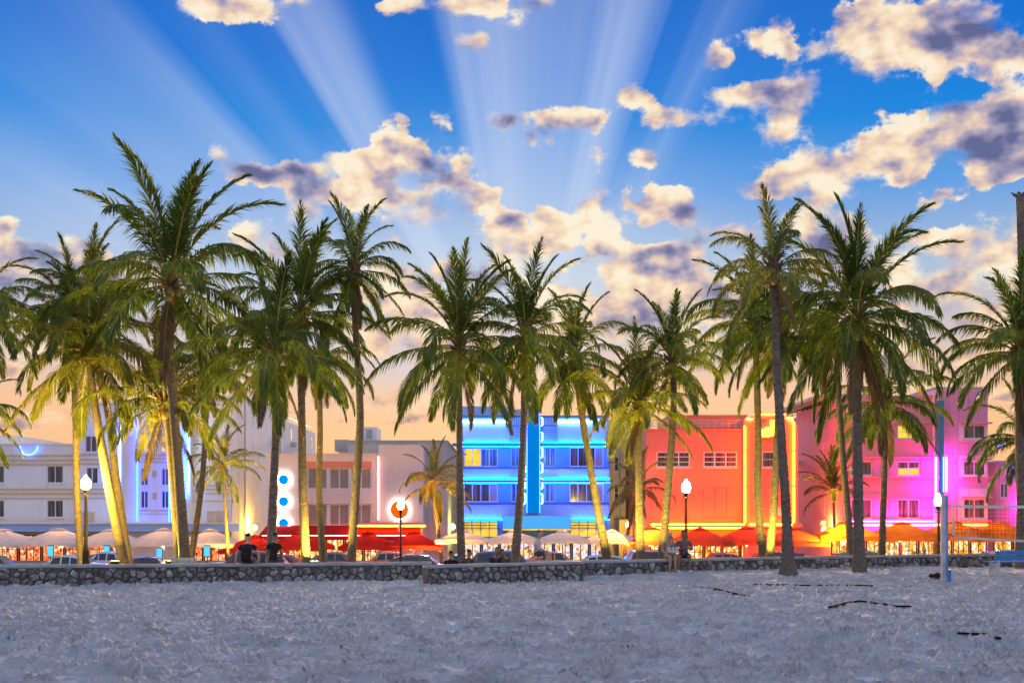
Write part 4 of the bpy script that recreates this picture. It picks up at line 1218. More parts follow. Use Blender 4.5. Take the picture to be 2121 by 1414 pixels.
def palm(label, hub, pts, D, size=1.0, n=26, seed=0, r0=.2, dead=2, nuts=5, flare=1.35, ground=None, cat='palm tree', lean=0.0, mix=None, dhub=0.0, young=False):
    """hub: photo pixel of the crown; pts: trunk pixels from under the crown down to the lowest visible point; D: distance"""
    rnd = random.Random(seed)
    path = [P(hub[0], hub[1], D + dhub)] + [P(a, b, D + dhub * (1 - (i + 1) / len(pts))) for i, (a, b) in enumerate(pts)]
    gz = ground if ground is not None else park_z(D)
    last = path[-1]
    if last.z > gz:
        d = (path[-1] - path[-2]); d.y = 0
        k = (gz - .1 - last.z) / min(d.z, -.3)
        path.append(Vector((last.x + max(-.8, min(.8, d.x * k * .5)), D, gz - .1)))
    base = Vector((path[-1].x, path[-1].y, gz))
    root = thing('coconut_palm', label, cat, base, group='coconut palms along the beach')
    # smooth the path (Catmull-Rom) and ring it
    path = list(reversed(path))
    ext = [path[0] * 2 - path[1]] + path + [path[-1] * 2 - path[-2]]
    sm = []
    for i in range(1, len(ext) - 2):
        for k in range(8):
            t = k / 8
            a, b, c, d = ext[i - 1], ext[i], ext[i + 1], ext[i + 2]
            sm.append(.5 * ((2 * b) + (c - a) * t + (2 * a - 5 * b + 4 * c - d) * t * t + (3 * b - a - 3 * c + d) * t ** 3))
    sm.append(path[-1])
    # resample by length
    ln = [0]
    for a, b in zip(sm[:-1], sm[1:]): ln.append(ln[-1] + (b - a).length)
    H = ln[-1]; nr = max(20, int(H / .07))
    rp, rr = [], []
    j = 0
    for k in range(nr + 1):
        s_ = H * k / nr
        while j < len(ln) - 2 and ln[j + 1] < s_: j += 1
        t = (s_ - ln[j]) / max(1e-6, ln[j + 1] - ln[j])
        rp.append(sm[j].lerp(sm[j + 1], min(max(t, 0), 1)))
        base_r = r0 * .86 * (1 - .34 * (s_ / H)) * (1 + (flare - 1) * math.exp(-s_ / .45))
        rr.append(base_r * (1 + (.075 if k % 2 else -.035) + rnd.uniform(-.025, .025)))
    tb = MB(); tb.tube(rp, rr, 12); tb.build('trunk', M['bark'], root, smooth=True)
    top = rp[-1]; ax = (rp[-1] - rp[-4]).normalized()
    cm = MB()
    cm.lathe([(rr[-1] * 1.0, -.55), (rr[-1] * 1.25, -.3), (rr[-1] * 1.55, -.05), (rr[-1] * 1.5, .18), (rr[-1] * .9, .45), (.05, .7)], 12, top)
    for k in range(14):     # fibrous leaf bases
        th = 2.4 * k; z = -.35 + .05 * k
        dv = Vector((math.cos(th), math.sin(th), .9)).normalized()
        cm.tube([top + Vector((0, 0, z)) + Vector((math.cos(th), math.sin(th), 0)) * rr[-1] * .9, top + Vector((0, 0, z)) + dv * .42], [.07, .03], 5)
    crown = cm.build('crown', M['fibre'], root, smooth=False)
    off = top - base
    mix = mix or (1, 3, 3, 4, 4, 4, 3, 3, 2, 0)
    seq = []
    tot = sum(mix)
    for c, w in enumerate(mix): seq += [c] * max(0, round(n * w / tot))
    az0 = rnd.uniform(0, 6.28)
    lean = rnd.uniform(-.22, .10)
    for k, c in enumerate(seq):
        azm = az0 + k * 2.39996 + rnd.uniform(-.25, .25)
        o = bpy.data.objects.new('frond', FR[c][rnd.randrange(3)])
        COL.objects.link(o); o.parent = crown
        o.location = off + Vector((math.cos(azm), math.sin(azm), 0)) * rr[-1] * .7 + Vector((0, 0, .35 - .055 * c + rnd.uniform(-.05, .05)))
        sc_ = size * rnd.uniform(.88, 1.1) * (1.0 if c > 0 else .95)
        o.scale = (sc_, sc_, sc_)
        o.rotation_euler = (rnd.uniform(-.12, .12), lean * math.cos(azm) + rnd.uniform(-.10, .10), azm)
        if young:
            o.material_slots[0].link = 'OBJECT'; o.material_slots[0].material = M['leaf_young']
    for k in range(dead):
        azm = rnd.uniform(0, 6.28)
        o = bpy.data.objects.new('dry_frond', FR[9][rnd.randrange(3)])
        COL.objects.link(o); o.parent = crown
        o.location = off + Vector((0, 0, -.2)); sc_ = size * rnd.uniform(.6, .85); o.scale = (sc_,) * 3
        o.rotation_euler = (0, rnd.uniform(-.1, .2), azm)
        o.material_slots[0].link = 'OBJECT'; o.material_slots[0].material = M['leaf_dead']
    for k in range(nuts):
        azm = rnd.uniform(0, 6.28)
        o = bpy.data.objects.new('coconut', COCO); COL.objects.link(o); o.parent = crown
        o.location = off + Vector((math.cos(azm) * .33, math.sin(azm) * .33, -.25 - rnd.uniform(0, .3)))
    return root

# (label, hub px, trunk px, distance, crown size, fronds, trunk radius)
palm('tall coconut palm with the highest crown, left', (352, 590), [(350, 660), (356, 800), (370, 980), (383, 1165)], 44.0, 0.98, 30, 1, .245, mix=(2, 5, 4, 3, 3, 4, 4, 3, 2, 0))
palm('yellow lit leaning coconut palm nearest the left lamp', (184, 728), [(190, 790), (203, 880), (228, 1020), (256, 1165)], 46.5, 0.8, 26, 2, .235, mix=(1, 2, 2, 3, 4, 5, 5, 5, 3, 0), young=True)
palm('coconut palm with dark trunk behind the yellow lit palm', (188, 640), [(205, 760), (226, 868), (243, 1010), (265, 1165)], 50.5, 0.68, 24, 3, .225)
palm('coconut palm with thin straight trunk left of the left lamp', (150, 660), [(153, 780), (157, 900), (160, 1030), (168, 1165)], 49.0, 0.62, 22, 4, .17, mix=(1, 2, 3, 3, 4, 4, 4, 3, 1, 0))
palm('low yellow lit coconut palm tucked behind the tallest palm', (340, 838), [(347, 880), (354, 960), (362, 1060), (371, 1165)], 46.0, 0.74, 24, 5, .19, mix=(1, 3, 3, 4, 4, 5, 5, 3, 1, 0), young=True)
palm('coconut palm behind the seated man with the backpack', (568, 738), [(570, 800), (571, 900), (566, 1020), (561, 1165)], 40.5, 0.7, 26, 6, .195, mix=(1, 2, 2, 3, 4, 5, 5, 4, 2, 0))
palm('coconut palm with straight trunk in front of the blush building windows', (622, 655), [(623, 740), (625, 860), (627, 1010), (634, 1165)], 43.0, 0.7, 26, 7, .20, mix=(2, 4, 4, 3, 3, 4, 4, 3, 2, 0))
palm('slim coconut palm right of the straight one by the blush building', (662, 745), [(662, 810), (663, 900), (661, 1020), (669, 1165)], 46.0, 0.56, 20, 8, .165, mix=(0, 2, 2, 3, 4, 5, 5, 4, 2, 0))
palm('tall curving coconut palm with small high crown', (734, 560), [(733, 620), (740, 740), (746, 870), (737, 1020), (727, 1165)], 43.5, 0.52, 26, 9, .19, dead=3, mix=(1, 3, 3, 3, 4, 4, 4, 4, 3, 2))
palm('straight coconut palm in front of the left edge of the blue hotel', (950, 722), [(951, 790), (952, 900), (953, 1030), (956, 1165)], 41.5, 0.7, 30, 10, .165, mix=(3, 5, 4, 3, 2, 3, 4, 5, 3, 1))
palm('coconut palm crossing the middle of the blue hotel', (1088, 700), [(1086, 780), (1085, 880), (1078, 1020), (1067, 1160)], 42.0, 0.62, 28, 11, .18, mix=(3, 5, 4, 3, 2, 3, 4, 5, 3, 1))
palm('leaning coconut palm across the right of the blue hotel', (1190, 748), [(1198, 810), (1210, 890), (1232, 1020), (1258, 1160)], 44.5, 0.56, 24, 12, .19, mix=(1, 3, 3, 3, 3, 3, 3, 4, 3, 1))
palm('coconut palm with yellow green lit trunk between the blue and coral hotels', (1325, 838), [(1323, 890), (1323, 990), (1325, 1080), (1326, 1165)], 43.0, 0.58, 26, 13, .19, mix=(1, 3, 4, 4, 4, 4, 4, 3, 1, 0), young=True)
palm('coconut palm leaning behind the woman on the wall', (1392, 752), [(1396, 820), (1391, 920), (1382, 1030), (1371, 1165)], 43.0, 0.52, 24, 14, .185, mix=(2, 4, 3, 3, 3, 4, 4, 4, 1, 0))
palm('coconut palm whose trunk foot bends right by the coral hotel', (1562, 672), [(1567, 760), (1570, 900), (1570, 1040), (1582, 1160)], 46.0, 0.7, 26, 15, .20, mix=(1, 2, 3, 3, 4, 5, 5, 4, 2, 0))
palm('coconut palm left of the brown trunk on the sand', (1618, 700), [(1614, 790), (1610, 900), (1604, 1030), (1594, 1160)], 45.0, 0.62, 24, 16, .19, mix=(1, 2, 3, 3, 4, 4, 4, 4, 2, 0))
palm('slender coconut palm rooted in the sand, crown over the coral hotel', (1602, 560), [(1606, 640), (1609, 760), (1618, 900), (1628, 1050), (1632, 1180)], 36.3, 0.5, 20, 17, .19, ground=.12, flare=2.3, dead=2, nuts=3, mix=(1, 3, 3, 3, 4, 5, 4, 2, 1, 0), young=True)
palm('stout coconut palm rooted in the sand in front of the rose hotel', (1776, 668), [(1776, 730), (1775, 850), (1777, 1000), (1780, 1175)], 37.8, 0.78, 32, 18, .21, ground=.14, flare=1.7, dead=4, mix=(3, 5, 4, 3, 4, 4, 5, 3, 2, 1))
palm('dark coconut palm just left of the stout palm', (1732, 690), [(1735, 780), (1742, 900), (1752, 1020), (1766, 1160)], 44.0, 0.62, 22, 19, .17, mix=(0, 1, 2, 3, 4, 5, 5, 4, 3, 1))
palm('coconut palm with low crown before the lit windows of the rose hotel', (1832, 838), [(1832, 880), (1832, 960), (1829, 1060), (1826, 1160)], 45.0, 0.62, 24, 20, .165, mix=(1, 2, 3, 3, 4, 5, 5, 4, 2, 0))
palm('coconut palm with big crown cut by the right edge', (2112, 730), [(2110, 800), (2112, 920), (2115, 1050), (2112, 1160)], 41.0, 0.68, 30, 21, .20, mix=(1, 3, 4, 4, 4, 5, 5, 4, 2, 0))
palm('coconut palm with drooping fronds behind the volleyball net', (2128, 915), [(2128, 980), (2126, 1060), (2124, 1160)], 45.0, 0.55, 22, 22, .17, mix=(1, 2, 3, 3, 4, 5, 5, 4, 2, 0))
palm('coconut palm cut by the left edge of the picture', (-45, 640), [(-42, 760), (-36, 900), (-30, 1165)], 43.0, 0.62, 26, 23, .2, mix=(0, 1, 2, 3, 4, 5, 5, 5, 3, 0))
palm('low coconut palm fronds entering at the lower left edge', (-60, 860), [(-58, 960), (-50, 1165)], 46.0, 0.52, 20, 24, .18, mix=(0, 1, 2, 3, 4, 4, 4, 4, 2, 0))
palm('coconut palm with dark crown filling the gap behind the tallest palm', (425, 760), [(428, 840), (418, 1000), (395, 1165)], 52.0, 0.62, 24, 25, .17, mix=(0, 1, 2, 3, 4, 5, 5, 4, 2, 0))
# young palms planted along the pavement
palm('small coconut palm by the corner of the white hotel', (462, 968), [(464, 1000), (467, 1060), (471, 1120)], 84.0, 0.64, 20, 31, .17, dead=1, nuts=2, ground=GZ, mix=(1, 3, 3, 3, 4, 4, 4, 3, 2, 0), young=True)
palm('small coconut palm glowing orange beside the disc sign', (899, 1000), [(900, 1030), (905, 1080), (912, 1130)], 85.0, 0.66, 20, 32, .17, dead=1, nuts=2, ground=GZ, mix=(2, 3, 3, 3, 4, 4, 4, 3, 2, 1), young=True)
palm('small coconut palm glowing yellow behind the yellow green trunk', (1322, 1015), [(1316, 1040), (1305, 1080), (1296, 1130)], 88.0, 0.62, 20, 33, .16, dead=1, nuts=2, ground=GZ, mix=(1, 3, 3, 3, 4, 4, 4, 3, 2, 1), young=True)
palm('thin young palm in orange light by the side wall of the rose hotel', (1726, 1022), [(1727, 1050), (1728, 1090), (1729, 1140)], 85.0, 0.64, 16, 34, .14, dead=0, nuts=0, ground=GZ, mix=(3, 4, 4, 3, 2, 2, 1, 0, 0, 0))
# headless trunk at the right edge
dt = thing('dead_palm_trunk', 'bare headless palm trunk at the upper right edge', 'tree trunk', (WX(2150, 42), 42, park_z(42)))
pp = [P(2112, 405, 42), P(2115, 450, 42), P(2118, 520, 42), P(2126, 700, 42), P(2140, 950, 42), Vector((WX(2150, 42), 42, park_z(42) - .1))]
mb = MB(); sm = []
for a, b in zip(pp[:-1], pp[1:]):
    for k in range(12): sm.append(a.lerp(b, k / 12))
sm.append(pp[-1])
mb.tube(sm, [.13 + .10 * k / len(sm) + (.012 if k % 2 else 0) for k in range(len(sm))], 10); tr_ = mb.build('trunk', M['bark'], dt, smooth=True)
mb = MB()
for k in range(9):
    th = k * .7; t0 = P(2112, 402 + k % 3 * 3, 42)
    mb.tube([t0 + Vector((math.cos(th), math.sin(th), 0)) * .1, t0 + Vector((math.cos(th) * .3, math.sin(th) * .2, .12 - .05 * (k % 4)))], [.06, .02], 5)
mb.build('broken_top', M['fibre'], dt)

# ------------------------------------------------------------------ street lamps
def street_lamp(label, px, py_top, D, gz, m, w=.21):
    top = WZ(py_top, D); x = WX(px, D)
    h = top - gz
    root = thing('street_lamp', label, 'street lamp', (x, D, gz), group='acorn globe street lamps')
    MB().lathe([(.19, 0), (.19, .12), (.14, .2), (.12, .75), (.085, .85), (.07, 1.0), (.055, h - .85), (.09, h - .8), (.06, h - .74), (.11, h - .60), (.13, h - .555)], 12, (x, D, gz)).build('post', M['dark_metal'], root)
    g_ = MB().lathe([(w * .55, h - .55), (w * .88, h - .48), (w, h - .37), (w * .95, h - .27), (w * .66, h - .17), (w * .36, h - .12), (w * .30, h - .08), (w * .12, h - .035), (.012, h)], 16, (x, D, gz)).build('globe', M[m], root, smooth=True)
    return root
street_lamp('bright street lamp among the yellow lit palms at left', 178, 983, 45.5, park_z(45.5), 'lamp', .19)
street_lamp('street lamp standing in front of the orange disc sign', 830, 1033, 63.0, park_z(63), 'lamp_dim', .18)
street_lamp('glowing street lamp in front of the coral hotel', 1421, 992, 50.0, park_z(50), 'lamp', .19)
street_lamp('greenish street lamp right beside the volleyball post', 1944, 1021, 52.0, park_z(52), 'lamp', .18)
banner = thing('lamp_post_sign', 'small pale sign hanging beside the lamp in front of the disc sign', 'sign', (WX(827, 62.8), 62.8, WZ(1100, 62.8)))
MB().box(WX(825, 62.8), WX(828, 62.8), 62.78, 62.82, WZ(1100, 62.8), WZ(1083, 62.8)).build('panel', M['white_wall'], banner)

# ------------------------------------------------------------------ market umbrellas
M['cloth_white'] = cloth_mat('canvas_white', (.85, .80, .75), .36)
M['cloth_red'] = cloth_mat('canvas_red', (.55, .035, .03), .4)
M['cloth_coral'] = cloth_mat('canvas_coral', (.74, .13, .06), .45)
M['cloth_orange'] = cloth_mat('canvas_orange', (.85, .30, .05), .5)
M['pole'] = mat('umbrella_pole', (.30, .22, .15), .5, var=.1)

def umbrella(label, px, D, s, ztop, m, group, bulb='bulb', rz=0.0, hgt=.85, val=.26, bz=None):
    x = WX(px, D); rnd = random.Random(int(px * 7))
    root = thing('market_umbrella', label, 'umbrella', (x, D, GZ), rz, group)
    zt = ztop - GZ; zb = zt - hgt
    mb = MB(); h = s / 2
    n = 8
    def rim(k, f, z):       # square outline with mid-side sag
        pts = [(-1, -1), (0, -1), (1, -1), (1, 0), (1, 1), (0, 1), (-1, 1), (-1, 0)]
        a = pts[k % 8]; sag = .05 * s if k % 2 else 0
        return Vector((a[0] * h * f * (.985 if k % 2 else 1), a[1] * h * f * (.985 if k % 2 else 1), z + sag * (f ** 2) * .35))
    rings = [(.16, zt - .06), (.45, zt - .06 - (hgt - .06) * .30), (.75, zt - .06 - (hgt - .06) * .66), (1.0, zb)]
    for f, z in rings:
        for k in range(8): mb.v.append(rim(k, f, z))
    for q in range(3):
        for k in range(8):
            mb.face((q * 8 + k, q * 8 + (k + 1) % 8, (q + 1) * 8 + (k + 1) % 8, (q + 1) * 8 + k))
    cn = mb.build('canopy', M[m], root, local=True)
    vb = MB()
    for k in range(8):
        a, b = rim(k, 1.0, zb), rim(k + 1, 1.0, zb)
        for q in range(3):
            c, d = a.lerp(b, q / 3), a.lerp(b, (q + 1) / 3)
            dz = Vector((0, 0, -val))
            vb.quad(c + dz * (.9 + .12 * ((q + k) % 2)), d + dz * (.9 + .12 * ((q + k + 1) % 2)), d, c)
    vb.build('valance', M[m], cn, local=True)
    cb_ = MB()
    cp_ = [Vector((-.24 * h, -.24 * h, zt)), Vector((.24 * h, -.24 * h, zt)), Vector((.24 * h, .24 * h, zt)), Vector((-.24 * h, .24 * h, zt))]
    tp = Vector((0, 0, zt + .17))
    for k in range(4):
        nn = len(cb_.v); cb_.v += [cp_[k], cp_[(k + 1) % 4], tp]; cb_.face((nn, nn + 1, nn + 2))
        d = Vector((0, 0, -.09)); cb_.quad(cp_[k] + d, cp_[(k + 1) % 4] + d, cp_[(k + 1) % 4], cp_[k])
    cb_.build('vent_cap', M[m], cn, local=True)
    pb = MB(); pb.tube([(0, 0, 0), (0, 0, zt)], .04, 8); pb.box(-.4, .4, -.4, .4, 0, .08); pb.build('pole', M['pole'], root, local=True)
    for k in range(8):
        rb = MB(); rb.tube([rim(k, .16, zt - .12), rim(k, .98, zb - .04)], .018, 4); rb.build('rib', M['pole'], cn, local=True)
    if bulb:
        bx_, by_ = rnd.uniform(-.3, .3), rnd.uniform(-.2, .3)
        MB().lathe([(.02, zb - .02), (.09, zb - .06), (.12, zb - .16), (.08, zb - .26), (.02, zb - .29)], 10, (bx_, by_, 0)).build('pendant_lamp', M[bulb], root, local=True)
    return root

ORD = ['first', 'second', 'third', 'fourth', 'fifth', 'sixth', 'seventh']
zA = WZ(1098, 86)
for i, px in enumerate((5, 122, 228, 340, 436)):
    umbrella(f'{ORD[i]} cream umbrella from the left edge, before the white hotel', px, 86.0, 4.5 if i < 4 else 3.9, zA + .05 * (i % 2), 'cloth_white', 'cream umbrellas before the white hotel', rz=R(3 * (i % 3) - 3), hgt=.98)
for i, (px, s, dz) in enumerate(((528, 4.0, -.25), (622, 4.3, 0), (762, 3.9, .02), (858, 3.9, .05))):
    umbrella(f'{ORD[i]} red umbrella from the left, before the blush building', px, 86.5, s, WZ(1104, 86.5) + dz, 'cloth_red', 'red umbrellas before the blush building', 'bulb', R(4 * i - 6), .95, .3)
for i, px in enumerate((959, 1064, 1165, 1268)):
    umbrella(f'{ORD[i]} white umbrella from the left, before the blue hotel', px, 86.0, 3.62, WZ(1100, 86), 'cloth_white', 'white umbrellas before the blue hotel', 'bulb', R(2 * i - 3), .58, .33)
for i, (px, s) in enumerate(((1352, 3.9), (1450, 4.2), (1545, 4.2), (1640, 4.6))):
    umbrella(f'{ORD[i]} coral umbrella from the left, before the coral hotel', px, 86.0, s, WZ(1094, 86) - .05 * (i % 2), 'cloth_coral', 'coral umbrellas before the coral hotel', 'bulb_red', R(3 - 2 * i), .95, .3)
for i, (px, s) in enumerate(((1752, 4.3), (1868, 4.6), (1975, 4.4), (2068, 5.0))):
    umbrella(f'{ORD[i]} orange umbrella from the left, before the rose hotel', px, 85.5, s, WZ(1082, 85.5) - .06 * (i % 2), 'cloth_orange', 'orange umbrellas before the rose hotel', 'bulb', R(2 * i - 4), 1.0, .32)

# ------------------------------------------------------------------ lit menu screens on stands
for i, (px, py, lab) in enumerate(((105, 1141, 'leftmost blue lit menu screen above the white car'), (222, 1141, 'blue lit menu screen beside the yellow lit trunk'),
                                   (331, 1146, 'blue lit menu screen above the burgundy coupe'), (429, 1141, 'blue lit menu screen left of the dark SUV'))):
    D = 82.0; c = P(px, py, D)
    r_ = thing('menu_screen', lab, 'screen', (c.x, D, GZ), R(random.uniform(-15, 15)), 'blue menu screens on the pavement')
    z = c.z - GZ
    fr = MB(); fr.v = []
    fr.box(-.24, .24, -.05, .03, z - .40, z + .42); f_ = fr.build('casing', M['dark_metal'], r_, local=True, bevel=.03)
    MB().box(-.2, .2, -.065, -.053, z - .34, z + .36).build('screen_face', M['screen'], r_, local=True)
    pb = MB(); pb.tube([(0, 0, 0), (0, 0, z - .4)], .04, 8); pb.box(-.25, .25, -.2, .2, 0, .05); pb.build('stand', M['dark_metal'], r_, local=True)

# ------------------------------------------------------------------ cars
M['tyre'] = mat('tyre', (.02, .02, .02), .8, var=.1)
M['rim'] = mat('alloy_rim', (.5, .5, .52), .3, metal=.9, var=.05)
M['car_glass'] = mat('car_glass', (.02, .022, .026), .05, var=0, spec=.8)
M['tail'] = emat('tail_light', (1.0, .03, .02), 3.0)
M['head'] = emat('head_light', (1.0, .9, .7), 1.2)
PAINT = {}
def paint(c):
    if c not in PAINT:
        PAINT[c] = mat('car_paint', c, .25, metal=.15, var=.03, coat=.8)
    return PAINT[c]
PROF = {   # station x (fraction of length from the nose), belt height, roof height (equal = no cabin), half width
    'sedan': dict(L=4.75, W=.92, st=[(0, .50, .50, .74), (.03, .68, .68, .86), (.14, .80, .80, .92), (.29, .90, .90, .93), (.42, .93, 1.40, .93), (.52, .93, 1.46, .93), (.64, .94, 1.43, .93), (.74, .95, 1.28, .92), (.86, .97, .97, .90), (.97, .92, .92, .84), (1, .60, .60, .76)], cab=(.29, .42, .74, .86)),
    'coupe': dict(L=4.55, W=.92, st=[(0, .48, .48, .74), (.03, .64, .64, .86), (.16, .78, .78, .92), (.32, .86, .86, .93), (.46, .90, 1.30, .93), (.56, .90, 1.37, .93), (.68, .91, 1.32, .93), (.80, .93, 1.14, .92), (.93, .94, .94, .88), (.98, .86, .86, .84), (1, .58, .58, .76)], cab=(.32, .46, .80, .93)),
    'suv': dict(L=4.7, W=.95, st=[(0, .60, .60, .78), (.03, .86, .86, .90), (.14, 1.0, 1.0, .95), (.26, 1.06, 1.06, .95), (.37, 1.08, 1.62, .95), (.50, 1.08, 1.70, .95), (.70, 1.09, 1.69, .95), (.88, 1.10, 1.60, .93), (.96, 1.08, 1.16, .90), (.99, .95, .95, .88), (1, .7, .7, .82)], cab=(.26, .37, .88, .96)),
    'hatch': dict(L=4.3, W=.91, st=[(0, .52, .52, .74), (.03, .74, .74, .86), (.15, .88, .88, .91), (.28, .96, .96, .92), (.42, .98, 1.44, .92), (.54, .98, 1.51, .92), (.72, .99, 1.49, .92), (.88, 1.0, 1.34, .90), (.96, .98, 1.02, .87), (.99, .85, .85, .85), (1, .6, .6, .8)], cab=(.28, .42, .88, .96)),
}
def car(label, px, D, kind, col, face, group='cars along the road', scale=1.0, rz=0.0):
    pf = PROF[kind]; L_ = pf['L']
    root = thing('parked_car', label, 'car', (WX(px, D), D, -1.755), (0 if face < 0 else PI) + rz, group)
    st = pf['st']; mb = MB(); rings = []
    for (fx, belt, roof, hw) in st:
        x = (fx - .5) * L_
        sill = .22 + (.10 if fx < .02 or fx > .98 else 0)
        cabin = roof - belt > .1
        rw = hw * (.74 if cabin else .93)
        rings.append([Vector((x, -hw * .93, sill)), Vector((x, -hw * 1.0, (sill + belt) * .52)), Vector((x, -hw * .96, belt)), Vector((x, -rw, belt + (roof - belt) * .93 + (.0 if cabin else .02))), Vector((x, -rw * .6, roof + (.02 if cabin else .035))), Vector((x, 0, roof + (.035 if cabin else .045))),
                      Vector((x, rw * .6, roof + (.02 if cabin else .035))), Vector((x, rw, belt + (roof - belt) * .93 + (.0 if cabin else .02))), Vector((x, hw * .96, belt)), Vector((x, hw * 1.0, (sill + belt) * .52)), Vector((x, hw * .93, sill))])
    m_ = 11
    for r_ in rings: mb.v += r_
    for i in range(len(rings) - 1):
        for j in range(m_):
            j2 = (j + 1) % m_
            mb.face((i * m_ + j, (i + 1) * m_ + j, (i + 1) * m_ + j2, i * m_ + j2))
    mb.face(tuple(range(m_))); mb.face(tuple((len(rings) - 1) * m_ + j for j in reversed(range(m_))))
    body = mb.build('body', paint(col), root, local=True, smooth=True)
    body.data.update()
    # glazing: quads laid 12 mm proud of the cabin surfaces
    def interp(fx):
        for a, b in zip(st[:-1], st[1:]):
            if a[0] <= fx <= b[0]:
                t = (fx - a[0]) / (b[0] - a[0]); return [a[k] + (b[k] - a[k]) * t for k in range(4)]
    c0, c1, c2, c3 = pf['cab']
    def sidep(fx, t, s):
        _, belt, roof, hw = interp(fx)
        z = belt + (roof - belt) * t
        zz0, zz1 = belt, belt + (roof - belt) * .93
        rw = hw * .74
        y = hw * .96 + (rw - hw * .96) * ((z - zz0) / max(1e-3, zz1 - zz0))
        return Vector(((fx - .5) * L_, s * (y + .012), z))
    for s in (-1, 1):
        segs = [(c0 + (c1 - c0) * .45, c1 + .085), (c1 + .105, c1 + (c2 - c1) * .62), (c1 + (c2 - c1) * .62 + .015, c2 + (c3 - c2) * .35)]
        for a, b in segs:
            g_ = MB(); n = 4
            for k in range(n):
                fa, fb = a + (b - a) * k / n, a + (b - a) * (k + 1) / n
                g_.quad(sidep(fa, .06, s), sidep(fb, .06, s), sidep(fb, .86, s), sidep(fa, .86, s))
            g_.build('side_window', M['car_glass'], root, local=True)
        mr = MB(); xm = (c1 - .055 - .5) * L_; mr.box(xm - .06, xm + .06, s * pf['W'] * .98, s * (pf['W'] + .16), 1.0, 1.14); mr.build('mirror', paint(col), root, local=True, bevel=.02)
        for fx in (.17, .80):
            x = (fx - .5) * L_; y = s * (pf['W'] - .09)
            w = MB(); w.tube([(x, y - .11, .33), (x, y + .11, .33)], .33, 18); wo_ = w.build('wheel', M['tyre'], root, local=True)
            r2 = MB(); r2.tube([(x, y + s * .105, .33), (x, y + s * .125, .33)], .21, 14); r2.build('rim', M['rim'], wo_, local=True)
        hl = MB(); x0 = (.012 - .5) * L_; hl.box(x0 - .02, x0 + .12, s * .48, s * .80, .56, .68); hl.build('headlight', M['head'], root, local=True)
        tl = MB(); x1 = (.985 - .5) * L_; tl.box(x1 - .08, x1 + .03, s * .56, s * .84, .74, .90); tl.build('tail_light', M['tail'], root, local=True)
    for (a, b, nm) in ((c0 + .012, c1 - .008, 'windscreen'), (c3 - .012, c2 + .008, 'rear_window')):
        g_ = MB()
        A_, B_ = interp(a), interp(b)
        up = Vector((0, 0, .016))
        def tp(I, fx, y): return Vector(((fx - .5) * L_, y, I[2] + .03)) + up
        ya, yb = A_[3] * .80, B_[3] * .60
        g_.quad(tp(A_, a, -ya), tp(A_, a, ya), tp(B_, b, yb), tp(B_, b, -yb)); g_.build(nm, M['car_glass'], root, local=True)
    hd = MB()
    for s in (-1, 1): 
        for fx in (c1 + .16, c1 + .34): hd.box((fx - .5) * L_ - .09, (fx - .5) * L_ + .05, s * (pf['W'] + .005), s * (pf['W'] + .02), .80, .83)
    hd.build('door_handle', M['rim'], root, local=True)
    return root
CARS = [('white sedan parked behind the wall at the far left', 134, 69.5, 'sedan', (.70, .72, .66), -1), ('dark car cut by the left edge', -12, 69.5, 'sedan', (.06, .03, .03), 1),
        ('pale car partly hidden by the left lamp post', 232, 76.0, 'sedan', (.55, .52, .6), 1), ('burgundy coupe between the yellow lit and the tallest palm', 318, 69.5, 'coupe', (.13, .02, .05), 1),
        ('dark SUV behind the seated man with the backpack', 512, 68.5, 'suv', (.10, .05, .045), -1), ('red low car right of the seated man', 596, 74.0, 'coupe', (.5, .05, .03), 1), ('dusky sedan between the two slim palms by the blush building', 700, 75.5, 'sedan', (.25, .12, .11), 1),
        ('orange tinted sedan behind the lamp with the disc sign', 800, 76.0, 'sedan', (.55, .20, .08), -1), ('black wagon left of the straight palm at the blue hotel', 874, 68.5, 'hatch', (.05, .045, .045), 1),
        ('dark blue SUV behind the teal bench', 1052, 69.5, 'suv', (.05, .07, .12), 1), ('orange sedan between the blue hotel palms', 1150, 76.5, 'sedan', (.6, .22, .08), 1), ('silver hatchback in front of the blue hotel umbrellas', 1232, 68.5, 'hatch', (.45, .5, .55), -1),
        ('pink tinted pickup sized car left of the couple', 1330, 72.0, 'suv', (.6, .35, .3), -1), ('red sedan right of the couple', 1490, 74.5, 'sedan', (.6, .09, .05), -1), ('dark SUV behind the twin yellow trunks', 1592, 68.5, 'suv', (.06, .03, .03), -1),
        ('green tinted SUV behind the stout palm', 1796, 69.0, 'suv', (.10, .22, .08), 1), ('magenta tinted sedan behind the volleyball post', 1976, 71.0, 'sedan', (.35, .04, .14), -1), ('pale off-road car at the right edge', 2104, 71.0, 'suv', (.62, .42, .3), 1)]
for c in CARS: car(*c)

# ------------------------------------------------------------------ people
M['skin_light'] = mat('skin_light', (.50, .29, .20), .55, var=.08)
M['skin_dark'] = mat('skin_tan', (.27, .14, .085), .55, var=.08)
M['hair_dark'] = mat('hair_dark', (.018, .013, .01), .6, var=.2)
M['hair_blond'] = mat('hair_blond', (.50, .36, .17), .6, var=.2, vscale=20)
def fab(name, c): 
    M[name] = mat(name, c, .9, var=.12, vscale=9, bump=.3, bscale=30); return M[name]
fab('shirt_black', (.012, .011, .012)); fab('shirt_grey', (.14, .13, .15)); fab('shirt_navy', (.03, .035, .06)); fab('shorts_navy', (.04, .03, .09)); fab('shorts_green', (.22, .36, .18)); fab('shirt_white', (.62, .62, .66)); fab('top_tan', (.42, .27, .17)); fab('shirt_brown', (.12, .07, .05)); fab('shoe_white', (.7, .72, .78)); fab('jeans', (.05, .06, .1))

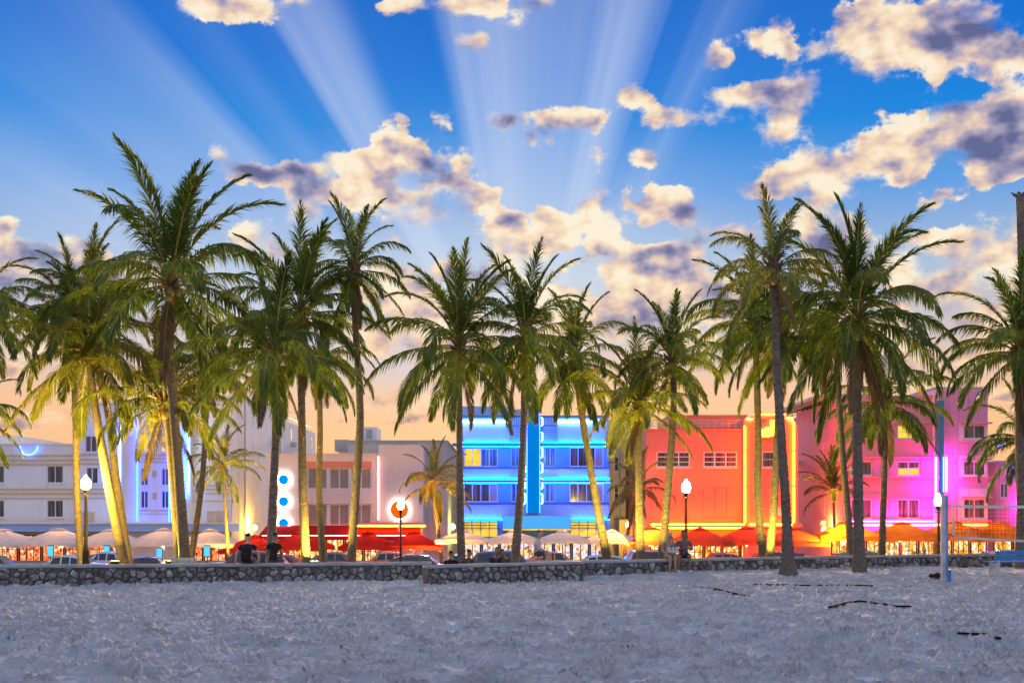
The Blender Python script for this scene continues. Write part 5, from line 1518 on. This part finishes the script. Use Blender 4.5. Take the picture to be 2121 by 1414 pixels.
def skin_obj(name, chains, m, parent, sub=2):
    verts, rads, edges, key = [], [], [], {}
    def vid(p, r):
        k = (round(p[0], 4), round(p[1], 4), round(p[2], 4))
        if k not in key:
            key[k] = len(verts); verts.append(k); rads.append(r)
        return key[k]
    for ch in chains:
        prev = None
        for p, r in ch:
            i = vid(p, r)
            if prev is not None and prev != i: edges.append((prev, i))
            prev = i
    me = bpy.data.meshes.new(name); me.from_pydata(verts, edges, []); me.update()
    o = bpy.data.objects.new(name, me); COL.objects.link(o)
    sk = o.modifiers.new('skin', 'SKIN'); sk.branch_smoothing = .4
    for i, d in enumerate(me.skin_vertices[0].data):
        d.radius = (rads[i], rads[i]); d.use_root = (i == 0)
    ss = o.modifiers.new('sub', 'SUBSURF'); ss.levels = sub; ss.render_levels = sub
    bpy.context.view_layer.update()
    dg_ = bpy.context.evaluated_depsgraph_get()
    nm = bpy.data.meshes.new_from_object(o.evaluated_get(dg_))
    nm.name = name
    bpy.data.objects.remove(o)
    nm.materials.clear(); nm.materials.append(m)
    nm.polygons.foreach_set('use_smooth', [True] * len(nm.polygons))
    o = bpy.data.objects.new(name, nm); COL.objects.link(o); o.parent = parent
    return o

def seated(name_label, loc, rz, skin, shirt, bottom, hair, arms='lap', longhair=False, shoes=None, lean=.0, s=1.0, head=(0, 0), seat_drop=.43, legs=True, spread=.12, pants_long=False):
    """sits with the pelvis on z=0, facing -Y; legs hang to z=-seat_drop"""
    root = thing('person', name_label, 'person', loc, rz)
    root.scale = (s, s, s)
    lx = lean
    def up(z): return (0, -lx * z, z)
    pel, wai, che, nb, nk = (0, 0, .11), (0, -lx * .28 + .02, .28), (0, -lx * .45 + .02, .45), (0, -lx * .57, .57), (0, -lx * .63 - .01, .63)
    hx, hy = head
    h0 = (nk[0] + hx * .3, nk[1] - .03 + hy * .3, .69); h1 = (nk[0] + hx * .7, nk[1] - .035 + hy * .8, .77); h2 = (nk[0] + hx, nk[1] - .02 + hy, .855)
    ch = [[(pel, .15), (wai, .118), (che, .142), (nb, .075), (nk, .054), (h0, .07), (h1, .092), (h2, .072)]]
    ch.append([(h1, .092), ((h1[0], h1[1] - .105, h1[2] - .015), .02)])
    for q in (-1, 1): ch.append([(h1, .092), ((h1[0] + q * .098, h1[1] + .01, h1[2] - .01), .018)])
    arm_j = {}
    for q in (-1, 1):
        sh = (q * .185, che[1] + .0, .51)
        if arms == 'lap': el, wr = (q * .25, che[1] + .0, .25), (q * .13, -.24, .17)
        elif arms == 'together': el, wr = (q * .24, che[1] - .10, .28), (q * .05, -.30 - lx * .2, .40)
        elif arms == 'phone': el, wr = (q * .25, che[1] - .08, .24), (q * .06, -.28, .26)
        elif arms == 'side': el, wr = (q * .32, che[1] + .05, .26), (q * .33, .06, .05)
        elif arms == 'clasp': el, wr = ((q * .26, che[1] - .06, .27), (.02 + q * .04, -.27, .36)) if q > 0 else ((q * .25, che[1] - .02, .25), (-.02, -.30, .34))
        sh2 = (q * .13, che[1] + .0, .53)
        ha = (wr[0] * .9, wr[1] - .07, wr[2] - (.0 if arms != 'side' else .05))
        ch.append([(che, .142), (sh2, .075), (sh, .062), (el, .043), (wr, .03), (ha, .036)])
        for fgr in range(4):
            fx = ha[0] + (fgr - 1.5) * .021
            ch.append([(ha, .036), ((fx, ha[1] - .05, ha[2] - .005), .0095), ((fx, ha[1] - .078 + .006 * abs(fgr - 1.3), ha[2] - .028), .008)])
        ch.append([(ha, .036), ((ha[0] - q * .042, ha[1] - .01, ha[2] + .012), .0105), ((ha[0] - q * .05, ha[1] - .045, ha[2] + .012), .009)])
        arm_j[q] = (sh2, sh, el)
    kn_h = .075
    for q in (-1, 1):
        hip = (q * .09, -.02, .085); kn = (q * spread, -.44, kn_h); an = (q * (spread + .01), -.44, -seat_drop + .09); he = (q * (spread + .01), -.42, -seat_drop + .045); to = (q * (spread + .03), -.60, -seat_drop + .03)
        if not legs: an = (q * spread, -.44, kn_h - .25); 
        ch.append([(pel, .15), (hip, .098), ((q * (spread + .09) / 2, -.24, .09), .085), (kn, .058), ((q * spread, -.43, kn_h - .14), .056), (an, .036)] + ([(he, .038), (to, .032)] if legs else []))
    body = skin_obj('body', ch, M[skin], root)
    # clothes: shells just outside the body
    g = .014
    sc = [[((0, 0, .06), .145 + g), (pel, .15 + g), (wai, .122 + g), (che, .142 + g), ((0, nb[1] + .005, .545), .095)]]
    for q in (-1, 1):
        sh2, sh, el = arm_j[q]
        mid = tuple(sh[k] * .45 + el[k] * .55 for k in range(3))
        sc.append([(che, .142 + g), (sh2, .082), (sh, .070), (mid, .060)])
    if shirt: skin_obj('shirt', sc, M[shirt], root)
    bc = [[(pel, .15 + g * 1.3), ((0, .0, .17), .13 + g)]]
    for q in (-1, 1):
        c_ = [(pel, .15 + g * 1.3), ((q * .09, -.02, .085), .112), ((q * (spread + .09) / 2, -.24, .09), .10), ((q * (spread * .85 + .014), -.36, .085), .084)]
        if pants_long: c_ += [((q * spread, -.44, kn_h), .072), ((q * spread, -.43, kn_h - .16), .066), ((q * (spread + .01), -.44, -seat_drop + .10), .055)]
        bc.append(c_)
    skin_obj('shorts' if not pants_long else 'trousers', bc, M[bottom], root)
    hc = [[((h1[0], h1[1] + .03, h1[2] + .005), .085), ((h2[0], h2[1] + .012, h2[2] - .012), .082), ((h2[0], h2[1] - .02, h2[2] + .012), .066)]]
    if longhair:
        hc += [[((h1[0], h1[1] + .03, h1[2] + .005), .085), ((h1[0], h1[1] + .075, .66), .09), ((h1[0], h1[1] + .09, .52), .085), ((h1[0], h1[1] + .10, .40), .05)]]
        for q in (-1, 1): hc += [[((h1[0], h1[1] + .03, h1[2] + .005), .085), ((h1[0] + q * .085, h1[1] + .02, .70), .045), ((h1[0] + q * .115, h1[1] + .02, .56), .042), ((h1[0] + q * .12, h1[1] + .01, .45), .025)]]
    skin_obj('hair', hc, M[hair], root)
    if shoes and legs:
        for q in (-1, 1):
            skin_obj('shoe', [[((q * (spread + .01), -.40, -seat_drop + .045), .05), ((q * (spread + .02), -.50, -seat_drop + .042), .047), ((q * (spread + .03), -.62, -seat_drop + .035), .04)]], M[shoes], root)
    return root

wt = .62      # coping top above the sand
mz = WZ(1166.5, 35.1)
seated('person in black shirt sitting on the wall with their back turned', (WX(511, 35.2), 35.3, .555), PI, 'skin_light', 'shirt_black', 'jeans', 'hair_dark', 'side', s=1.03, lean=.12)
bp_ = thing('backpack', 'black backpack worn by the person sitting on the wall', 'backpack', (WX(511, 35.05), 34.98, .62))
pk = MB()
for z, w, d in ((0, .13, .07), (.03, .155, .09), (.22, .16, .10), (.38, .15, .085), (.46, .12, .05), (.48, .06, .03)):
    pk.v += [Vector((w * math.copysign(abs(math.cos(a)) ** .6, math.cos(a)), d * math.copysign(abs(math.sin(a)) ** .6, math.sin(a)) - .02, z)) for a in [2 * PI * k / 16 for k in range(16)]]
for i in range(5):
    for k in range(16): pk.face((i * 16 + k, i * 16 + (k + 1) % 16, (i + 1) * 16 + (k + 1) % 16, (i + 1) * 16 + k))
pk.face(tuple(reversed(range(16)))); pk.face(tuple(80 + k for k in range(16)))
pk.build('bag', M['shirt_black'], bp_, local=True, smooth=True)
pc = MB(); pc.box(-.11, .11, -.15, -.10, .06, .24); pc.build('front_pocket', M['shirt_black'], bp_, local=True, bevel=.03)
lg = MB(); lg.box(-.035, .035, -.156, -.1505, .25, .262); lg.build('badge', M['shirt_grey'], bp_, local=True)
for q in (-1, 1):
    stp = MB(); stp.tube([(q * .10, .04, .42), (q * .115, .10, .50), (q * .12, .20, .50)], .022, 6); stp.build('strap', M['shirt_black'], bp_, local=True)
# couple on the right wall, facing the beach
zs = .17 + .43 + .015
seated('blond person with a white bag sitting on the right wall', (WX(1388, 37.85), 38.08, zs), R(8), 'skin_light', 'top_tan', 'shorts_green', 'hair_blond', 'lap', True, None, .05, .97, (.02, -.01), spread=.085)
seated('person in grey shirt and navy shorts sitting on the right wall', (WX(1418, 37.95), 38.12, zs), R(-6), 'skin_dark', 'shirt_grey', 'shorts_navy', 'hair_dark', 'clasp', False, 'shoe_white', .15, 1.02, (-.02, -.03), spread=.17)
hb = thing('handbag', 'white handbag with dark handles on the lap of the blond person', 'bag', (WX(1394, 37.6), 37.66, zs + .19))
q_ = MB(); q_.box(-.17, .17, -.06, .06, -.0, .19); q_.build('bag', M['shirt_white'], hb, local=True, bevel=.035)
for q in (-1, 1):
    hd = MB(); hd.tube([(-.08, q * .062, .09), (-.05, q * .075, .02 + .19), (.0, q * .08, .23), (.05, q * .075, .21), (.08, q * .062, .09)], .011, 6); hd.build('handle', M['dark_metal'], hb, local=True)
# couple on the teal bench behind the middle wall, seen from behind/side, bent over a phone
bz = park_z(40) + .02
seated('person in dark shirt bent over a phone on the teal bench', (WX(1026, 38.4), 38.4, .08), R(12), 'skin_dark', 'shirt_navy', 'jeans', 'hair_dark', 'phone', lean=.32, s=1.02, head=(.03, -.03))
seated('person with bare shoulders leaning in on the teal bench', (WX(1046, 38.4), 38.4, .08), R(-14), 'skin_dark', 'shirt_brown', 'jeans', 'hair_dark', 'together', lean=.30, s=.94, head=(-.04, -.03))
# sitting figure in pale shirt behind the middle wall and two others on the right
seated('person in pale blue shirt sitting alone behind the middle wall', (WX(1113, 40.5), 40.5, .62), R(70), 'skin_light', 'shirt_white', 'jeans', 'hair_dark', 'lap', lean=.1, s=1.0)
seated('person in white shirt sitting behind the right wall', (WX(1886, 50), 50.0, -.30), R(40), 'skin_light', 'shirt_white', 'jeans', 'hair_dark', 'phone', lean=.15, s=1.0)
seated('person in dark shirt sitting behind the right wall', (WX(1914, 50), 50.0, -.28), R(-20), 'skin_light', 'shirt_navy', 'jeans', 'hair_dark', 'lap', lean=.08, s=1.08)
seated('person in brown top sitting right of the straight palm', (WX(970, 40.2), 40.2, -.02), R(160), 'skin_dark', 'shirt_brown', 'jeans', 'hair_dark', 'lap', lean=.1, s=.98)
seated('person in black sitting left of the straight palm', (WX(934, 40.2), 40.2, -.08), R(180), 'skin_dark', 'shirt_black', 'jeans', 'hair_dark', 'lap', lean=.1, s=1.0)
seated('person in dark clothes half hidden by the palm right of the backpack', (WX(556, 36.6), 37.4, .52), R(170), 'skin_dark', 'shirt_black', 'jeans', 'hair_dark', 'lap', lean=.15, s=1.05)

# ------------------------------------------------------------------ benches
M['teal_bench'] = mat('teal_bench_paint', (.02, .30, .24), .5, var=.15, vscale=5)
M['blue_bench'] = mat('blue_bench_paint', (.03, .22, .55), .5, var=.15, vscale=5, grime=.2)
M['pale_bench'] = mat('pale_bench_paint', (.5, .55, .42), .6, var=.15, vscale=5)
M['bench_leg'] = mat('bench_concrete', (.5, .55, .58), .8, var=.15, vscale=4)
def bench(label, loc, rz, L_, m, back=True):
    r_ = thing('park_bench', label, 'bench', loc, rz)
    for k in range(3):
        b_ = MB(); y = -.26 + k * .17; b_.box(-L_ / 2, L_ / 2, y, y + .15, .42, .46); b_.build('seat_plank', M[m], r_, local=True, bevel=.01)
    if back:
        for k in range(2):
            b_ = MB(); z = .50 + k * .155; b_.box(-L_ / 2, L_ / 2, .26 + .03 * k, .30 + .03 * k, z, z + .135); b_.build('back_plank', M[m], r_, local=True, bevel=.01)
    for sx2 in (-1, 1):
        x = sx2 * (L_ / 2 - .14)
        lg = MB()
        # arched concrete leg: two feet and a bridge
        lg.box(x - .045, x + .045, -.27, -.14, -.05, .36); lg.box(x - .045, x + .045, .12, .27, -.05, .36); lg.box(x - .044, x + .044, -.27, .27, .30, .415)
        for a in range(6):
            th0, th1 = PI * a / 6, PI * (a + 1) / 6
            y0, z0 = -.01 + .14 * math.cos(th0), .17 + .13 * math.sin(th0); y1, z1 = -.01 + .14 * math.cos(th1), .17 + .13 * math.sin(th1)
            lg.quad((x - .043, y0, z0), (x + .043, y0, z0), (x + .043, y1, z1), (x - .043, y1, z1))
        lg.build('leg', M['bench_leg'], r_, local=True)
        if back:
            sp2 = MB(); sp2.box(x - .035, x + .035, .20, .258, .40, .78); sp2.build('back_post', M['bench_leg'], r_, local=True)
    return r_
bench('blue bench on the sand at the right edge', (WX(2112, 36.4), 36.4, .14), PI + R(6), 1.9, 'blue_bench')
bench('teal bench behind the middle wall under the seated pair', (WX(1046, 38.6), 38.65, -.37), 0, 1.62, 'teal_bench')
bench('pale green bench by the foot of the tallest palm', (WX(376, 41.5), 41.5, -.28), 0, .9, 'pale_bench', back=True)

# ------------------------------------------------------------------ litter bins
def bin_(label, px, D, gz, m, h=1.05):
    r_ = thing('litter_bin', label, 'bin', (WX(px, D), D, gz))
    MB().lathe([(.24, 0), (.27, .05), (.28, h * .7), (.25, h * .86), (.16, h * .97), (.03, h)], 16, (WX(px, D), D, gz)).build('drum', M[m], r_, smooth=True)
    MB().box(WX(px, D) - .13, WX(px, D) + .13, D - .29, D - .262, gz + h * .58, gz + h * .72).build('flap', M['dark_metal'], r_)
    return r_
M['bin_green'] = mat('bin_green', (.05, .13, .03), .5, var=.1); M['bin_teal'] = mat('bin_teal', (.02, .22, .22), .5, var=.1)
bin_('green litter bin with domed top before the rose hotel', 1713, 55.0, -1.25, 'bin_green', 1.35)
bin_('teal litter bin left of the straight palm', 944, 42.0, -.35, 'bin_teal', .95)

# ------------------------------------------------------------------ volleyball court
M['post_paint'] = mat('weathered_blue_paint', (.16, .30, .50), .6, var=.35, vscale=2.5, grime=.4)
M['post_pale'] = mat('weathered_pale_paint', (.40, .45, .58), .7, var=.3, vscale=3, grime=.4)
M['tape'] = mat('net_tape', (.62, .60, .54), .8, var=.2, vscale=3, grime=.3)
M['rope'] = mat('black_rope', (.015, .015, .016), 1.0, var=.1, spec=.05)
vp = thing('volleyball_post', 'weathered blue wooden volleyball post on the sand', 'post', (WX(1957, 34.4), 34.4, .1))
zt_ = WZ(1024, 34.4)
px_ = WX(1957, 34.4)
vm = MB(); vm.box(px_ - .095, px_ + .005, 34.3, 34.5, -.3, zt_); vm.build('post_timber', M['post_pale'], vp, bevel=.012)
vm = MB(); vm.box(px_ + .008, px_ + .075, 34.31, 34.52, -.3, zt_ - .02); vm.build('post_timber', M['post_paint'], vp, bevel=.012)
vm = MB(); vm.box(px_ + .08, px_ + .165, 34.32, 34.5, -.3, .42); vm.build('footing_block', M['blue_bench'], vp, bevel=.012)
hk = MB()
for z in (1.05, 1.35, 2.2): hk.tube([(px_ + .075, 34.4, z), (px_ + .12, 34.36, z + .02), (px_ + .10, 34.34, z - .05)], .012, 5)
hk.build('hook', M['dark_metal'], vp)
nt = thing('volleyball_net', 'volleyball net with white tapes running out at the right edge', 'net', (WX(2060, 34.4), 34.4, .1))
na, nb_ = P(1974, 1048, 34.3), P(2260, 1046, 33.2); ba_, bb_ = P(1976, 1111, 34.3), P(2260, 1121, 33.2)
def ribbon(mb, pts, h, t=.012):
    for a, b in zip(pts[:-1], pts[1:]):
        n = len(mb.v)
        mb.v += [a + Vector((0, -t, -h)), b + Vector((0, -t, -h)), b + Vector((0, -t, h)), a + Vector((0, -t, h)), a + Vector((0, t, -h)), b + Vector((0, t, -h)), b + Vector((0, t, h)), a + Vector((0, t, h))]
        for q in ((0, 1, 2, 3), (5, 4, 7, 6), (3, 2, 6, 7), (1, 0, 4, 5)): mb.face(tuple(n + i for i in q))
def sagline(a, b, s, n=14): return [a.lerp(b, k / n) + Vector((0, 0, -s * 4 * (k / n) * (1 - k / n))) for k in range(n + 1)]
tl_ = sagline(na, nb_, .03); bl_ = sagline(ba_, bb_, .05)
mb = MB(); ribbon(mb, tl_, .042); mb.build('top_tape', M['tape'], nt)
mb = MB(); ribbon(mb, bl_, .036); mb.build('bottom_tape', M['tape'], nt)
mb = MB(); ribbon(mb, [na + Vector((0, 0, .0)), na + Vector((.03, 0, 0))], .001); mb.v = []; mb.f = []; mb.mi = []
mb.box(na.x - .02, na.x + .04, 34.285, 34.315, ba_.z + .03, na.z - .04); mb.build('side_tape', M['tape'], nt)
ms = MB()
nv_ = 34
for k in range(nv_ + 1):
    t = k / nv_; a = na.lerp(nb_, t); b = ba_.lerp(bb_, t)
    ms.tube([a + Vector((0, 0, -.05)), b + Vector((0, 0, .0))], .004, 3, cap=False)
for j in range(1, 8):
    ms.tube([na.lerp(ba_, j / 8), nb_.lerp(bb_, j / 8)], .004, 3, cap=False)
props(ms.build('mesh_cords', M['rope'], nt), kind='stuff')
rp_ = MB(); rp_.tube([Vector((px_ + .08, 34.4, na.z + .02)), na], .01, 5); rp_.tube([Vector((px_ + .08, 34.4, ba_.z + .1)), ba_], .01, 5); rp_.build('guy_cord', M['rope'], nt)
an_ = MB(); q0 = P(2008, 1010, 34.1); an_.tube([q0, P(2007, 1112, 34.1)], .011, 6); an_.build('antenna', M['tape'], nt)
for i, (px, py, w, h) in enumerate(((1908, 1199, .20, .07), (1942, 1199, .26, .12))):
    D = 1.85 * F / (py - HZ); c = P(px, py, D)
    bg_ = thing('bag', ('small black bag lying left of the volleyball post' if i == 0 else 'larger black bag against the foot of the volleyball post'), 'bag', (c.x, c.y, sand_at(c.x, c.y) - .01))
    mb = MB(); rnd = random.Random(i)
    for z, f in ((0, .9), (.3, 1.05), (.7, .8), (1.0, .35)):
        mb.v += [Vector((w * f * math.cos(2 * PI * k / 12) * rnd.uniform(.8, 1.1), w * .6 * f * math.sin(2 * PI * k / 12) * rnd.uniform(.8, 1.1), h * z * rnd.uniform(.9, 1.3))) for k in range(12)]
    for q in range(3):
        for k in range(12): mb.face((q * 12 + k, q * 12 + (k + 1) % 12, (q + 1) * 12 + (k + 1) % 12, (q + 1) * 12 + k))
    mb.face(tuple(36 + k for k in range(12)))
    mb.build('bag_body', M['shirt_black'], bg_, local=True, smooth=True)
    hb2 = MB(); hb2.tube([(-w * .6, -w * .3, h * .5), (-w * .9, -w * .5, h * 1.1), (-w * 1.3, -w * .4, .03)], .012, 5); hb2.build('strap', M['shirt_black'], bg_, local=True)

# boundary straps half buried in the sand
def sand_pt(px, py):
    D = HC * F / (py - HZ)
    for _ in range(6):
        x = WX(px, D); z = sand_at(x, D) if 9 < D < 42 else 0
        D = (HC - z) * F / (py - HZ)
    return Vector((WX(px, D), D, sand_at(WX(px, D), D)))
for lab, pts, wd in (('black court strap slanting across the sand, right of centre', [(1437, 1221), (1500, 1233), (1566, 1247)], .03),
                     ('black court strap lying level on the sand below the stout palm', [(1718, 1262), (1780, 1260.5), (1860, 1259), (1900, 1258)], .035),
                     ('short black court strap near the lower right edge', [(1984, 1321), (2040, 1328), (2075, 1331)], .03),
                     ('thin black court strap close to the trees on the sand', [(1560, 1217), (1700, 1216), (1820, 1213.5), (1900, 1212)], .012)):
    P0 = [sand_pt(*p) for p in pts]
    c = P0[len(P0) // 2]
    r_ = thing('court_strap', lab, 'strap', c, group='black court straps on the sand')
    fine_ = []
    for a, b in zip(P0[:-1], P0[1:]):
        n = max(3, int((b - a).length / .12))
        for k in range(n):
            p = a.lerp(b, k / n); fine_.append(Vector((p.x, p.y, sand_at(p.x, p.y))))
    zmx = [max(sand_at(f.x + dx, f.y + dy) for dx in (-.08, 0, .08) for dy in (-.12, 0, .08)) for f in fine_]
    zsm = [sum(zmx[max(0, i - 5):i + 6]) / len(zmx[max(0, i - 5):i + 6]) for i in range(len(fine_))]
    mb = MB()
    for i, p in enumerate(fine_):
        p.z = zsm[i] + .006
        t = (fine_[min(i + 1, len(fine_) - 1)] - fine_[max(i - 1, 0)]).normalized(); nrm = Vector((-t.y, t.x, 0)).normalized()
        mb.v += [p - nrm * wd + Vector((0, 0, -.02)), p + nrm * wd + Vector((0, 0, -.02)), p + nrm * wd + Vector((0, 0, .016)), p - nrm * wd + Vector((0, 0, .016))]
    for i in range(len(fine_) - 1):
        for j in range(4):
            j2 = (j + 1) % 4; mb.face((i * 4 + j, i * 4 + j2, (i + 1) * 4 + j2, (i + 1) * 4 + j))
    mb.build('webbing', M['rope'], r_)

# ------------------------------------------------------------------ garden uplights at the feet of the palms, alley lamps
def uplight(label, px, D, gz, m, aim=(0, 0)):
    r_ = thing('uplight', label, 'garden light', (WX(px, D), D, gz), group='garden uplights under the palms')
    MB().lathe([(.10, 0), (.16, .02), (.17, .30), (.155, .31), (.15, .22), (.14, .21)], 14).build('housing', M['dark_metal'], r_, local=True)
    MB().lathe([(.13, .215), (.13, .225)], 14).build('lens', M[m], r_, local=True)
    return r_
for lab, px, D, gz, m_ in (('uplight under the small palm by the white hotel', 486, 82.2, GZ, 'uplight_strong'), ('uplight under the small palm beside the disc sign', 890, 83.0, GZ, 'uplight_amber'),
                           ('uplight under the small palm behind the yellow green trunk', 1318, 86.0, GZ, 'uplight_strong'), ('uplight under the thin young palm', 1722, 83.2, GZ, 'uplight_amber'),
                           ('uplight under the palm with the yellow green lit trunk', 1331, 41.6, park_z(41.6), 'uplight'), ('uplight under the low yellow lit palm', 352, 44.2, park_z(44.2), 'uplight'),
                           ('uplight under the leaning yellow lit palm', 238, 44.6, park_z(44.6), 'uplight'), ('uplight under the twin trunks by the coral hotel', 1588, 44.0, park_z(44.0), 'uplight'),
                           ('uplight under the leaning palm across the blue hotel', 1246, 43.0, park_z(43.0), 'uplight'), ('uplight under the two palms by the blush building', 650, 42.4, park_z(42.4), 'uplight')):
    uplight(lab, px, D, gz, m_)
def wall_lamp(label, px, py, D):
    c = P(px, py, D); r_ = thing('wall_lamp', label, 'lamp', c, group='warm alley lamps between the hotels')
    MB().lathe([(.02, -.22), (.13, -.16), (.16, 0), (.12, .14), (.03, .2)], 12).build('globe', M['alley_bulb'], r_, local=True)
    MB().tube([(0, 0, .2), (0, .05, .32), (0, .3, .34)], .03, 6).build('bracket', M['dark_metal'], r_, local=True)
wall_lamp('warm lamp in the alley right of the white hotel', 528, 1092, 103.0)
wall_lamp('warm lamp in the alley left of the blue hotel', 938, 1090, 103.0)
wall_lamp('warm lamp in the alley right of the blue hotel', 1300, 1086, 104.0)
wall_lamp('warm lamp on the side of the rose hotel', 1706, 1096, 101.0)
